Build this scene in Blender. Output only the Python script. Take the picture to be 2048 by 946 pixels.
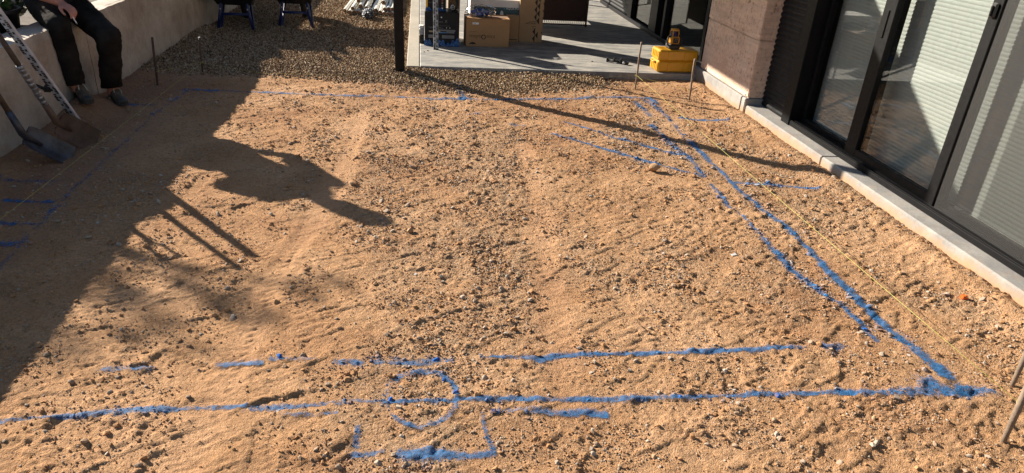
import bpy, bmesh, math, random
import numpy as np
from mathutils import Vector, Matrix, Quaternion, Euler

for o in list(bpy.data.objects):
    bpy.data.objects.remove(o)
SC = bpy.context.scene
COL = SC.collection

# ------------------------------------------------------------------ camera
F_PX, PITCH, ROLL, YAW, CAM_H = 1389.0, 0.46065, 0.0653164, 0.147671, 1.70
fw = Vector((math.sin(YAW) * math.cos(PITCH), math.cos(YAW) * math.cos(PITCH), -math.sin(PITCH)))
rt = Vector((math.cos(YAW), -math.sin(YAW), 0))
up = rt.cross(fw)
r2 = rt * math.cos(ROLL) + up * math.sin(ROLL)
u2 = up * math.cos(ROLL) - rt * math.sin(ROLL)
cd = bpy.data.cameras.new('camera')
cam = bpy.data.objects.new('camera', cd)
COL.objects.link(cam)
M3 = Matrix((r2, u2, -fw)).transposed()
cam.matrix_world = Matrix.Translation((0, 0, CAM_H)) @ M3.to_4x4()
cd.sensor_width = 36.0
cd.sensor_fit = 'HORIZONTAL'
cd.lens = 36.0 * F_PX / 2048.0
cd.clip_start = 0.05
cd.clip_end = 400
SC.camera = cam

# ------------------------------------------------------------------ sky, sun, exposure
SUN_EL = math.radians(24.3)
SUN_H = Vector((0.767, -0.642, 0)).normalized()      # horizontal way the light travels
w = bpy.data.worlds.new('World')
SC.world = w
w.use_nodes = True
nt = w.node_tree
bg = nt.nodes['Background']
sky = nt.nodes.new('ShaderNodeTexSky')
sky.sky_type = 'NISHITA'
sky.sun_disc = False
sky.sun_elevation = SUN_EL
sky.sun_rotation = math.atan2(-SUN_H.x, -SUN_H.y)
sky.air_density = 1.0
sky.dust_density = 0.6
nt.links.new(sky.outputs[0], bg.inputs[0])
bg.inputs[1].default_value = 0.05
sl = bpy.data.lights.new('sun', 'SUN')
sl.energy = 5.0
sl.angle = math.radians(0.53)
sl.color = (1.0, 0.90, 0.76)
so = bpy.data.objects.new('sun', sl)
COL.objects.link(so)
so.location = (-8, 7, 8)
so.rotation_euler = Vector((SUN_H.x * math.cos(SUN_EL), SUN_H.y * math.cos(SUN_EL), -math.sin(SUN_EL))).to_track_quat('-Z', 'Y').to_euler()
SC.view_settings.view_transform = 'Standard'
SC.view_settings.look = 'None'
SC.view_settings.exposure = 1.36
SC.view_settings.gamma = 1.0
SC.view_settings.use_curve_mapping = False
SC.render.engine = 'CYCLES'
SC.cycles.max_bounces = 6
SC.cycles.transparent_max_bounces = 16
SC.cycles.caustics_reflective = False
SC.cycles.caustics_refractive = False

# ------------------------------------------------------------------ helpers
rng = np.random.default_rng(7)
random.seed(11)


def tag(o, label=None, cat=None, group=None, kind=None):
    if label: o['label'] = label
    if cat: o['category'] = cat
    if group: o['group'] = group
    if kind: o['kind'] = kind
    return o


def thing(name, label, cat, loc=(0, 0, 0), rot=(0, 0, 0), group=None):
    o = bpy.data.objects.new(name, None)
    COL.objects.link(o)
    o.empty_display_size = 0.1
    o.location = loc
    o.rotation_euler = rot
    return tag(o, label, cat, group)


def link(name, me, mat=None, parent=None, loc=None):
    o = bpy.data.objects.new(name, me)
    COL.objects.link(o)
    if mat is not None:
        if len(me.materials) == 0: me.materials.append(mat)
    if parent is not None: o.parent = parent
    if loc is not None: o.location = loc
    return o


class MB:
    def __init__(s): s.v = []; s.f = []; s.sm = []

    def add(s, vs, fs, smooth=False):
        b = len(s.v)
        s.v += [tuple(v) for v in vs]
        s.f += [tuple(i + b for i in f) for f in fs]
        s.sm += [smooth] * len(fs)
        return s

    def box(s, c, d, bev=0.0, R=None):
        """chamfered box: centre c, full dimensions d, optional 3x3 rotation"""
        h = [x / 2 for x in d]
        b = min(bev, min(h) * 0.95)
        vs = []; idx = {}
        if b <= 0:
            for sx in (-1, 1):
                for sy in (-1, 1):
                    for sz in (-1, 1):
                        idx[(sx, sy, sz)] = len(vs); vs.append(Vector((sx * h[0], sy * h[1], sz * h[2])))
            q = idx
            fs = [(q[-1,-1,-1],q[-1,-1,1],q[-1,1,1],q[-1,1,-1]),(q[1,-1,-1],q[1,1,-1],q[1,1,1],q[1,-1,1]),
                  (q[-1,-1,-1],q[1,-1,-1],q[1,-1,1],q[-1,-1,1]),(q[-1,1,-1],q[-1,1,1],q[1,1,1],q[1,1,-1]),
                  (q[-1,-1,-1],q[-1,1,-1],q[1,1,-1],q[1,-1,-1]),(q[-1,-1,1],q[1,-1,1],q[1,1,1],q[-1,1,1])]
        else:
            for sx in (-1, 1):
                for sy in (-1, 1):
                    for sz in (-1, 1):
                        for a in range(3):
                            p = [sx * (h[0] - b), sy * (h[1] - b), sz * (h[2] - b)]
                            p[a] = (sx, sy, sz)[a] * h[a]
                            idx[(sx, sy, sz, a)] = len(vs); vs.append(Vector(p))
            fs = []
            for a in range(3):
                o1, o2 = [i for i in range(3) if i != a]
                for sg in (-1, 1):
                    f = []
                    for (p, q) in ((-1, -1), (1, -1), (1, 1), (-1, 1)):
                        k = [0, 0, 0]; k[a] = sg; k[o1] = p; k[o2] = q
                        f.append(idx[(*k, a)])
                    fs.append(f)
            for a in range(3):
                o1, o2 = [i for i in range(3) if i != a]
                for p in (-1, 1):
                    for q in (-1, 1):
                        k0 = [0, 0, 0]; k0[a] = -1; k0[o1] = p; k0[o2] = q
                        k1 = list(k0); k1[a] = 1
                        fs.append((idx[(*k0, o1)], idx[(*k1, o1)], idx[(*k1, o2)], idx[(*k0, o2)]))
            for sx in (-1, 1):
                for sy in (-1, 1):
                    for sz in (-1, 1):
                        fs.append((idx[(sx, sy, sz, 0)], idx[(sx, sy, sz, 1)], idx[(sx, sy, sz, 2)]))
        c = Vector(c)
        if R is not None: vs = [R @ v for v in vs]
        return s.add([v + c for v in vs], fs)

    def tube(s, pts, rad, n=10, caps=True, smooth=True, squash=None):
        pts = [Vector(p) for p in pts]
        if not hasattr(rad, '__len__'): rad = [rad] * len(pts)
        t = (pts[1] - pts[0]).normalized()
        a = t.orthogonal().normalized()
        vs = []
        for i, p in enumerate(pts):
            if i == 0: t2 = (pts[1] - pts[0])
            elif i == len(pts) - 1: t2 = pts[-1] - pts[-2]
            else: t2 = (pts[i + 1] - pts[i]).normalized() + (pts[i] - pts[i - 1]).normalized()
            t2 = t2.normalized()
            a = (t.rotation_difference(t2) @ a).normalized()
            t = t2
            b = t.cross(a)
            for k in range(n):
                an = 2 * math.pi * k / n
                vs.append(p + (a * math.cos(an) + b * math.sin(an)) * rad[i])
        fs = []
        m = len(pts)
        for i in range(m - 1):
            for k in range(n):
                k2 = (k + 1) % n
                fs.append((i * n + k, i * n + k2, (i + 1) * n + k2, (i + 1) * n + k))
        s.add(vs, fs, smooth)
        if caps:
            b0 = len(s.v) - len(vs)
            s.f += [tuple(b0 + k for k in range(n - 1, -1, -1)), tuple(b0 + (m - 1) * n + k for k in range(n))]
            s.sm += [False, False]
        return s

    def lathe(s, prof, c=(0, 0, 0), n=20, R=None, smooth=True):
        vs = []; c = Vector(c)
        for (r, z) in prof:
            for k in range(n):
                an = 2 * math.pi * k / n
                v = Vector((r * math.cos(an), r * math.sin(an), z))
                vs.append((R @ v if R is not None else v) + c)
        fs = []
        for i in range(len(prof) - 1):
            for k in range(n):
                k2 = (k + 1) % n
                fs.append((i * n + k, i * n + k2, (i + 1) * n + k2, (i + 1) * n + k))
        return s.add(vs, fs, smooth)

    def ell(s, c, r, R=None, n=12, m=8):
        vs = []; fs = []; c = Vector(c)
        for i in range(m + 1):
            th = math.pi * i / m
            for k in range(n):
                ph = 2 * math.pi * k / n
                v = Vector((r[0] * math.sin(th) * math.cos(ph), r[1] * math.sin(th) * math.sin(ph), r[2] * math.cos(th)))
                vs.append((R @ v if R is not None else v) + c)
        for i in range(m):
            for k in range(n):
                k2 = (k + 1) % n
                fs.append((i * n + k, (i + 1) * n + k, (i + 1) * n + k2, i * n + k2))
        return s.add(vs, fs, True)

    def prism(s, poly, z0, z1, R=None, c=(0, 0, 0)):
        n = len(poly); c = Vector(c)
        vs = [Vector((p[0], p[1], z0)) for p in poly] + [Vector((p[0], p[1], z1)) for p in poly]
        if R is not None: vs = [R @ v for v in vs]
        fs = [tuple(range(n - 1, -1, -1)), tuple(range(n, 2 * n))] + [(i, (i + 1) % n, n + (i + 1) % n, n + i) for i in range(n)]
        return s.add([v + c for v in vs], fs)

    def mesh(s, name):
        me = bpy.data.meshes.new(name)
        me.from_pydata([tuple(v) for v in s.v], [], s.f)
        me.polygons.foreach_set('use_smooth', s.sm)
        bm = bmesh.new(); bm.from_mesh(me)
        bmesh.ops.recalc_face_normals(bm, faces=bm.faces)
        bm.to_mesh(me); bm.free()
        me.update()
        return me

    def build(s, name, mat, parent=None, loc=None):
        return link(name, s.mesh(name), mat, parent, loc)


def RZ(a): return Matrix.Rotation(a, 3, 'Z')
def RX(a): return Matrix.Rotation(a, 3, 'X')
def RY(a): return Matrix.Rotation(a, 3, 'Y')


def frame(zdir, xhint):
    z = Vector(zdir).normalized()
    x = Vector(xhint); x = (x - z * x.dot(z)).normalized()
    y = z.cross(x)
    return Matrix((x, y, z)).transposed()


def fast_mesh(name, V, F, attrs=None, smooth=False):
    """V (n,3) array, F (m,k) array of equal-size polygons"""
    me = bpy.data.meshes.new(name)
    m, k = F.shape
    me.vertices.add(len(V)); me.loops.add(m * k); me.polygons.add(m)
    me.vertices.foreach_set('co', np.ascontiguousarray(V, dtype=np.float32).ravel())
    me.loops.foreach_set('vertex_index', np.ascontiguousarray(F, dtype=np.int32).ravel())
    me.polygons.foreach_set('loop_start', np.arange(0, m * k, k, dtype=np.int32))
    me.polygons.foreach_set('loop_total', np.full(m, k, dtype=np.int32))
    me.polygons.foreach_set('use_smooth', np.full(m, smooth, dtype=bool))
    if attrs:
        for n, a in attrs.items():
            at = me.attributes.new(n, 'FLOAT', 'POINT')
            at.data.foreach_set('value', np.ascontiguousarray(a, dtype=np.float32))
    me.update(calc_edges=True)
    return me


def hash2(ix, iy, s):
    n = (ix.astype(np.int64) * 374761393 + iy.astype(np.int64) * 668265263 + s * 144269504) & 0xffffffff
    n = ((n ^ (n >> 13)) * 1274126177) & 0xffffffff
    return ((n ^ (n >> 16)) & 0xffffff) / float(0xffffff)


def vnoise(x, y, s=0):
    xi = np.floor(x); yi = np.floor(y)
    u = x - xi; v = y - yi
    u = u * u * u * (u * (u * 6 - 15) + 10); v = v * v * v * (v * (v * 6 - 15) + 10)
    a = hash2(xi, yi, s); b = hash2(xi + 1, yi, s); c = hash2(xi, yi + 1, s); d = hash2(xi + 1, yi + 1, s)
    return (a * (1 - u) + b * u) * (1 - v) + (c * (1 - u) + d * u) * v


def fbm(x, y, sc, oc=4, s=0, g=0.5):
    t = 0; a = 1; n = 0
    for i in range(oc):
        ca, sa = math.cos(0.6 * i), math.sin(0.6 * i)
        t = t + a * (vnoise((x * ca - y * sa) * sc, (x * sa + y * ca) * sc, s + i * 17) - 0.5); n += a
        a *= g; sc *= 2.03
    return t / n * 2


def sstep(a, b, x):
    t = np.clip((x - a) / (b - a), 0, 1)
    return t * t * (3 - 2 * t)


# ------------------------------------------------------------------ materials
MATS = {}


def nodes(name):
    m = bpy.data.materials.new(name); m.use_nodes = True
    n = m.node_tree
    p = n.nodes['Principled BSDF']
    MATS[name] = m
    return m, n, p


def N(nt, typ, **kw):
    n = nt.nodes.new(typ)
    for k, v in kw.items():
        if k.startswith('i_'):
            key = k[2:]
            n.inputs[int(key) if key.isdigit() else key].default_value = v
        else: setattr(n, k, v)
    return n


def ramp(nt, fac, stops):
    r = N(nt, 'ShaderNodeValToRGB')
    el = r.color_ramp.elements
    while len(el) < len(stops): el.new(0.5)
    for e, (p, c) in zip(el, stops):
        e.position = p
        e.color = (*c, 1) if len(c) == 3 else c
    if fac is not None: nt.links.new(fac, r.inputs[0])
    return r


def mixc(nt, fac, a, b, mode='MIX'):
    m = N(nt, 'ShaderNodeMix', data_type='RGBA', blend_type=mode)
    for sock, val in ((m.inputs[0], fac), (m.inputs[6], a), (m.inputs[7], b)):
        if hasattr(val, 'is_linked'): nt.links.new(val, sock)
        elif isinstance(val, (tuple, list)): sock.default_value = (*val, 1) if len(val) == 3 else val
        else: sock.default_value = val
    return m.outputs[2]


def math_(nt, op, a, b=None):
    m = N(nt, 'ShaderNodeMath', operation=op)
    for i, val in enumerate((a, b)):
        if val is None: continue
        if hasattr(val, 'is_linked'): nt.links.new(val, m.inputs[i])
        else: m.inputs[i].default_value = val
    return m.outputs[0]


def noise(nt, scale, detail=4, rough=0.55, vec=None, out=0):
    n = N(nt, 'ShaderNodeTexNoise')
    n.inputs['Scale'].default_value = scale; n.inputs['Detail'].default_value = detail; n.inputs['Roughness'].default_value = rough
    if vec is not None: nt.links.new(vec, n.inputs['Vector'])
    return n.outputs[out]


def pos(nt): return N(nt, 'ShaderNodeNewGeometry').outputs['Position']
def objc(nt): return N(nt, 'ShaderNodeTexCoord').outputs['Object']
def attr(nt, name):
    a = N(nt, 'ShaderNodeAttribute'); a.attribute_name = name
    return a.outputs['Fac']


def bump(nt, p, h, strength, dist):
    b = N(nt, 'ShaderNodeBump'); b.inputs['Strength'].default_value = strength; b.inputs['Distance'].default_value = dist
    nt.links.new(h, b.inputs['Height']); nt.links.new(b.outputs[0], p.inputs['Normal'])


def simple(name, col, rough=0.6, metal=0.0, var=0.12, scale=12, bmp=0.0, bscale=60, col2=None, spec=0.5, coord='obj'):
    """plain surface with mottled colour, wear and fine relief"""
    m, t, p = nodes(name)
    v = objc(t) if coord == 'obj' else pos(t)
    n = noise(t, scale, 6, 0.6, v)
    c2 = col2 if col2 else tuple(max(0, c * (1 - 2.2 * var)) for c in col)
    r = ramp(t, n, [(0.35, c2), (0.65, col)])
    t.links.new(r.outputs[0], p.inputs['Base Color'])
    rr = ramp(t, noise(t, scale * 2.3, 5, 0.6, v), [(0.3, (max(0.03, rough - 0.12),) * 3), (0.7, (min(1, rough + 0.12),) * 3)])
    t.links.new(rr.outputs[0], p.inputs['Roughness'])
    p.inputs['Metallic'].default_value = metal
    p.inputs['Specular IOR Level'].default_value = spec
    if bmp: bump(t, p, noise(t, bscale, 6, 0.65, v), bmp, 0.004)
    return m


BLUE = (0.012, 0.130, 0.335)


def m_dirt():
    m, t, p = nodes('dirt')
    v = pos(t)
    base = ramp(t, noise(t, 1.3, 8, 0.62, v), [(0.34, (0.365, 0.186, 0.088)), (0.5, (0.468, 0.262, 0.130)), (0.64, (0.565, 0.335, 0.182))]).outputs[0]
    fine = ramp(t, noise(t, 46, 8, 0.72, v), [(0.32, (0.62, 0.60, 0.60)), (0.55, (1, 1, 1)), (0.8, (1.12, 1.1, 1.08))]).outputs[0]
    c = mixc(t, 0.75, base, fine, 'MULTIPLY')
    grit = attr(t, 'grit')
    gn = ramp(t, noise(t, 85, 5, 0.7, v), [(0.36, (0.20, 0.145, 0.10)), (0.5, (0.335, 0.235, 0.15)), (0.66, (0.45, 0.33, 0.225))]).outputs[0]
    gm = math_(t, 'MULTIPLY', grit, ramp(t, noise(t, 9, 6, 0.7, v), [(0.35, (0.15,) * 3), (0.6, (0.9,) * 3)]).outputs[0])
    c = mixc(t, gm, c, gn)
    vo = N(t, 'ShaderNodeTexVoronoi'); vo.inputs['Scale'].default_value = 95; t.links.new(v, vo.inputs['Vector'])
    vo2 = N(t, 'ShaderNodeTexVoronoi'); vo2.inputs['Scale'].default_value = 210; t.links.new(v, vo2.inputs['Vector'])
    sep = N(t, 'ShaderNodeSeparateColor'); t.links.new(vo.outputs['Color'], sep.inputs[0])
    sep2 = N(t, 'ShaderNodeSeparateColor'); t.links.new(vo2.outputs['Color'], sep2.inputs[0])
    cell = ramp(t, sep.outputs[0], [(0.0, (0.45, 0.42, 0.40)), (0.35, (0.85, 0.84, 0.83)), (0.7, (1.0, 1.0, 1.0)), (1.0, (1.30, 1.32, 1.35))]).outputs[0]
    cell2 = ramp(t, sep2.outputs[1], [(0.0, (0.60, 0.56, 0.54)), (0.3, (0.95, 0.95, 0.95)), (0.8, (1.0, 1.0, 1.0)), (1.0, (1.18, 1.2, 1.22))]).outputs[0]
    sp = ramp(t, noise(t, 14, 5, 0.65, v), [(0.38, (0.05,) * 3), (0.58, (0.75,) * 3)]).outputs[0]
    sp = math_(t, 'MULTIPLY', sp, math_(t, 'ADD', math_(t, 'MULTIPLY', grit, 0.9), 0.25)); sp.node.use_clamp = True
    c = mixc(t, sp, c, mixc(t, 1.0, c, cell, 'MULTIPLY'))
    c = mixc(t, 0.55, c, mixc(t, 1.0, c, cell2, 'MULTIPLY'))
    c = mixc(t, math_(t, 'MULTIPLY', attr(t, 'dust'), 0.5), c, mixc(t, 0.5, (0.56, 0.335, 0.195), fine, 'MULTIPLY'))
    clay = attr(t, 'clay')
    c = mixc(t, clay, c, mixc(t, 0.6, (0.30, 0.165, 0.105), fine, 'MULTIPLY'))
    gv = attr(t, 'gravel')
    c = mixc(t, gv, c, (0.20, 0.145, 0.095))
    t.links.new(c, p.inputs['Base Color'])
    p.inputs['Roughness'].default_value = 0.95
    p.inputs['Specular IOR Level'].default_value = 0.15
    h = math_(t, 'ADD', noise(t, 70, 8, 0.7, v), math_(t, 'MULTIPLY', noise(t, 260, 4, 0.7, v), 0.45))
    lump = math_(t, 'MULTIPLY', math_(t, 'SUBTRACT', 0.6, vo.outputs['Distance']), math_(t, 'MULTIPLY', sp, 1.1))
    lump2 = math_(t, 'MULTIPLY', math_(t, 'SUBTRACT', 0.6, vo2.outputs['Distance']), 0.32)
    h = math_(t, 'ADD', h, math_(t, 'ADD', lump, lump2))
    bump(t, p, h, 0.9, 0.010)
    return m


def m_paint():
    m, t, p = nodes('blue_spray_paint')
    v = pos(t)
    c = ramp(t, noise(t, 55, 6, 0.7, v), [(0.32, (0.009, 0.045, 0.12)), (0.5, BLUE), (0.72, (0.035, 0.18, 0.40))]).outputs[0]
    t.links.new(c, p.inputs['Base Color'])
    p.inputs['Roughness'].default_value = 0.75
    h = math_(t, 'ADD', noise(t, 70, 8, 0.7, v), math_(t, 'MULTIPLY', noise(t, 260, 4, 0.7, v), 0.45))
    bump(t, p, h, 0.75, 0.008)
    cov = attr(t, 'cover')
    nz = math_(t, 'ADD', math_(t, 'MULTIPLY', noise(t, 60, 8, 0.75, v), 0.75), math_(t, 'MULTIPLY', noise(t, 9, 5, 0.6, v), 0.55))
    gr = N(t, 'ShaderNodeTexVoronoi'); gr.inputs['Scale'].default_value = 150; t.links.new(v, gr.inputs['Vector'])
    sg = N(t, 'ShaderNodeSeparateColor'); t.links.new(gr.outputs['Color'], sg.inputs[0])
    nz = math_(t, 'ADD', math_(t, 'MULTIPLY', noise(t, 36, 8, 0.8, v), 2.6), math_(t, 'ADD', math_(t, 'MULTIPLY', noise(t, 5.5, 6, 0.65, v), 2.8), math_(t, 'MULTIPLY', sg.outputs[0], 0.7)))
    a = math_(t, 'ADD', math_(t, 'MULTIPLY', cov, 1.55), math_(t, 'SUBTRACT', nz, 3.90))
    a = math_(t, 'MULTIPLY', a, 1.25)
    a.node.use_clamp = True
    a = math_(t, 'MULTIPLY', a, 0.76)
    p.inputs['Alpha'].default_value = 1
    t.links.new(a, p.inputs['Alpha'])
    return m


def m_stone(name, painted=False, shade=1.0):
    m, t, p = nodes(name)
    v = pos(t)
    if name == 'loose_stone' or name == 'gravel_pebble': ti = attr(t, 'tint')
    else: ti = N(t, 'ShaderNodeObjectInfo').outputs['Random']
    k = shade
    if name == 'gravel_pebble':
        c = ramp(t, ti, [(0.0, (0.10, 0.058, 0.034)), (0.3, (0.26, 0.165, 0.092)), (0.6, (0.36, 0.245, 0.14)), (0.85, (0.46, 0.34, 0.215)), (1.0, (0.56, 0.47, 0.36))]).outputs[0]
    else:
        c = ramp(t, ti, [(0.0, (0.32, 0.165, 0.075)), (0.45, (0.47, 0.265, 0.130)), (0.62, (0.36, 0.25, 0.165)), (0.8, (0.33, 0.255, 0.195)), (0.95, (0.42, 0.345, 0.27)), (1.0, (0.52, 0.45, 0.37))]).outputs[0]
    c = mixc(t, 0.5, c, ramp(t, noise(t, 90, 5, 0.7, v), [(0.3, (0.55,) * 3), (0.7, (1.15,) * 3)]).outputs[0], 'MULTIPLY')
    if painted:
        c = mixc(t, ramp(t, noise(t, 28, 4, 0.6, v), [(0.36, (0.1,) * 3), (0.52, (1,) * 3)]).outputs[0], c, (0.02, 0.12, 0.42))
    elif name == 'loose_stone':
        pm = math_(t, 'MULTIPLY', attr(t, 'paint'), ramp(t, noise(t, 40, 4, 0.6, v), [(0.35, (0.35,) * 3), (0.55, (1,) * 3)]).outputs[0])
        c = mixc(t, pm, c, BLUE)
    t.links.new(c, p.inputs['Base Color'])
    p.inputs['Roughness'].default_value = 0.9
    p.inputs['Specular IOR Level'].default_value = 0.2
    bump(t, p, noise(t, 160, 5, 0.7, v), 0.5, 0.003)
    return m


def m_concrete(name, lo, hi, stain=None, scale=1.6):
    m, t, p = nodes(name)
    v = pos(t)
    c = ramp(t, noise(t, scale, 8, 0.65, v), [(0.3, lo), (0.7, hi)]).outputs[0]
    c = mixc(t, 0.6, c, ramp(t, noise(t, 60, 6, 0.75, v), [(0.3, (0.7,) * 3), (0.65, (1.08,) * 3)]).outputs[0], 'MULTIPLY')
    vo = N(t, 'ShaderNodeTexVoronoi'); vo.inputs['Scale'].default_value = 38; t.links.new(v, vo.inputs['Vector'])
    pits = ramp(t, vo.outputs['Distance'], [(0.05, (0.55,) * 3), (0.13, (1,) * 3)]).outputs[0]
    c = mixc(t, ramp(t, noise(t, 5, 3, 0.5, v), [(0.5, (0,) * 3), (0.62, (0.7,) * 3)]).outputs[0], c, mixc(t, 1.0, c, pits, 'MULTIPLY'))
    if stain:
        c = mixc(t, ramp(t, noise(t, 2.4, 7, 0.7, v), [(0.45, (0,) * 3), (0.68, (0.75,) * 3)]).outputs[0], c, stain)
    if name == 'plinth_concrete':
        sx = N(t, 'ShaderNodeSeparateXYZ'); t.links.new(v, sx.inputs[0])
        sm = math_(t, 'SUBTRACT', math_(t, 'MULTIPLY', noise(t, 11, 7, 0.75, v), 0.16), sx.outputs[2])
        sm = ramp(t, math_(t, 'MULTIPLY', sm, 14.0), [(0.0, (0,) * 3), (0.9, (0.8,) * 3)]).outputs[0]
        c = mixc(t, sm, c, (0.40, 0.235, 0.12))
    t.links.new(c, p.inputs['Base Color'])
    p.inputs['Roughness'].default_value = 0.88
    p.inputs['Specular IOR Level'].default_value = 0.25
    bump(t, p, math_(t, 'ADD', noise(t, 45, 8, 0.7, v), noise(t, 6, 4, 0.6, v)), 0.35, 0.006)
    return m


def m_rammed():
    m, t, p = nodes('rammed_earth')
    v = pos(t)
    c = ramp(t, noise(t, 2.2, 8, 0.7, v), [(0.3, (0.64, 0.455, 0.35)), (0.7, (0.82, 0.63, 0.50))]).outputs[0]
    mp = N(t, 'ShaderNodeMapping'); mp.inputs['Scale'].default_value = (1, 1, 9); t.links.new(v, mp.inputs['Vector'])
    band = ramp(t, noise(t, 2.0, 6, 0.7, mp.outputs[0]), [(0.4, (0.80, 0.77, 0.75)), (0.6, (1.05, 1.03, 1.0))]).outputs[0]
    c = mixc(t, 0.8, c, band, 'MULTIPLY')
    pits = ramp(t, noise(t, 26, 9, 0.82, v), [(0.38, (0.38, 0.33, 0.29)), (0.47, (1, 1, 1)), (0.6, (1.1, 1.12, 1.12))]).outputs[0]
    c = mixc(t, ramp(t, noise(t, 3.1, 4, 0.6, v), [(0.36, (0.35,) * 3), (0.58, (1.0,) * 3)]).outputs[0], c, mixc(t, 1.0, c, pits, 'MULTIPLY'))
    c = mixc(t, ramp(t, noise(t, 1.1, 6, 0.7, v), [(0.48, (0,) * 3), (0.7, (0.55,) * 3)]).outputs[0], c, (0.60, 0.52, 0.45))
    t.links.new(c, p.inputs['Base Color'])
    p.inputs['Roughness'].default_value = 0.95
    p.inputs['Specular IOR Level'].default_value = 0.15
    bump(t, p, noise(t, 32, 9, 0.8, v), 0.9, 0.014)
    return m


def m_patio():
    m, t, p = nodes('patio_concrete')
    v = pos(t)
    mp = N(t, 'ShaderNodeMapping'); mp.inputs['Scale'].default_value = (1.0, 3.0, 1); mp.inputs['Rotation'].default_value = (0, 0, 0.12); t.links.new(v, mp.inputs['Vector'])
    c = ramp(t, noise(t, 3.2, 9, 0.72, mp.outputs[0]), [(0.36, (0.15, 0.152, 0.152)), (0.5, (0.265, 0.255, 0.235)), (0.64, (0.40, 0.37, 0.315))]).outputs[0]
    c = mixc(t, 0.85, c, ramp(t, noise(t, 13, 8, 0.75, mp.outputs[0]), [(0.35, (0.72, 0.735, 0.75)), (0.62, (1.1,) * 3)]).outputs[0], 'MULTIPLY')
    t.links.new(c, p.inputs['Base Color'])
    p.inputs['Roughness'].default_value = 0.8
    bump(t, p, noise(t, 30, 7, 0.7, v), 0.2, 0.004)
    return m


def m_glass(name, tint=(0.93, 0.95, 0.935), k=1.6, rough=0.0):
    m, t, p = nodes(name)
    t.nodes.remove(p)
    out = t.nodes['Material Output']
    tr = N(t, 'ShaderNodeBsdfTransparent'); tr.inputs[0].default_value = (*tint, 1)
    gl = N(t, 'ShaderNodeBsdfGlossy'); gl.inputs['Roughness'].default_value = rough
    ge = N(t, 'ShaderNodeNewGeometry')
    dt = N(t, 'ShaderNodeVectorMath', operation='DOT_PRODUCT')
    t.links.new(ge.outputs['Normal'], dt.inputs[0]); t.links.new(ge.outputs['Incoming'], dt.inputs[1])
    cth = math_(t, 'ABSOLUTE', dt.outputs['Value'])
    fr = math_(t, 'ADD', math_(t, 'MULTIPLY', math_(t, 'POWER', math_(t, 'SUBTRACT', 1.0, cth), 5.0), 0.96), 0.04)   # Schlick
    f = math_(t, 'MULTIPLY', fr, k); f.node.use_clamp = True
    mx = N(t, 'ShaderNodeMixShader')
    t.links.new(f, mx.inputs[0]); t.links.new(tr.outputs[0], mx.inputs[1]); t.links.new(gl.outputs[0], mx.inputs[2])
    t.links.new(mx.outputs[0], out.inputs[0])
    return m


def m_screen():
    m, t, p = nodes('insect_mesh')
    out = t.nodes['Material Output']
    p.inputs['Base Color'].default_value = (0.03, 0.03, 0.03, 1); p.inputs['Roughness'].default_value = 0.6
    tr = N(t, 'ShaderNodeBsdfTransparent')
    mx = N(t, 'ShaderNodeMixShader')
    v = pos(t)
    f = ramp(t, noise(t, 500, 2, 0.5, v), [(0.3, (0.30,) * 3), (0.7, (0.42,) * 3)]).outputs[0]
    t.links.new(f, mx.inputs[0]); t.links.new(tr.outputs[0], mx.inputs[1]); t.links.new(p.outputs[0], mx.inputs[2])
    t.links.new(mx.outputs[0], out.inputs[0])
    return m


def m_leaf(name, a, b):
    m, t, p = nodes(name)
    r = ramp(t, N(t, 'ShaderNodeNewGeometry').outputs['Random Per Island'], [(0, a), (1, b)])
    t.links.new(r.outputs[0], p.inputs['Base Color'])
    p.inputs['Roughness'].default_value = 0.5
    return m


dirt = m_dirt(); paint_m = m_paint()
stone_m = m_stone('loose_stone'); peb_m = m_stone('gravel_pebble')
stone_o = m_stone('single_stone'); stone_p = m_stone('painted_stone', True)
conc_wall = m_concrete('retaining_concrete', (0.40, 0.34, 0.28), (0.66, 0.59, 0.50), (0.27, 0.19, 0.135), 3.2)
conc_plinth = m_concrete('plinth_concrete', (0.26, 0.25, 0.238), (0.385, 0.368, 0.338), (0.18, 0.18, 0.182), 6.5)
rammed = m_rammed(); patio_m = m_patio()
conc_edge = m_concrete('patio_border', (0.34, 0.31, 0.26), (0.46, 0.42, 0.35))
soil_m = simple('garden_soil', (0.09, 0.06, 0.04), 0.95, var=0.25, scale=8, bmp=0.8, bscale=30, coord='pos')
black_al = simple('black_aluminium', (0.006, 0.006, 0.007), 0.5, 0.0, 0.1, 20, 0.05, 200, spec=0.16)
black_clad = simple('black_cladding', (0.012, 0.012, 0.014), 0.55, 0.1, 0.15, 6, spec=0.2)
post_m = simple('black_powder_coat', (0.006, 0.0055, 0.0055), 0.6, 0, 0.2, 9, 0.1, 150, spec=0.25)
glass = m_glass('door_glass')
glass_dark = m_glass('dark_glass', (0.72, 0.75, 0.73), 1.2)
screen_m = m_screen()
blind_m = simple('blind_fabric', (0.365, 0.375, 0.37), 0.85, 0, 0.04, 40, 0.1, 300)
dark_room = simple('dark_interior', (0.03, 0.03, 0.032), 0.8)
roof_m = simple('roof_lining', (0.30, 0.29, 0.28), 0.7)
kraft = simple('kraft_cardboard', (0.42, 0.235, 0.105), 0.8, 0, 0.06, 4, 0.08, 90)
kraft2 = simple('pale_kraft_cardboard', (0.40, 0.25, 0.125), 0.8, 0, 0.06, 4, 0.08, 90)
ink = simple('black_print', (0.02, 0.018, 0.016), 0.7)
brown_ink = simple('brown_print', (0.10, 0.05, 0.025), 0.7)
red_ink = simple('red_print', (0.45, 0.05, 0.02), 0.7)
blackbox = simple('black_printed_card', (0.011, 0.011, 0.014), 0.5, 0, 0.1, 5, spec=0.2)
grey_print = simple('grey_print', (0.16, 0.16, 0.165), 0.6)
tan_print = simple('tan_print', (0.30, 0.25, 0.16), 0.6)
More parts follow.
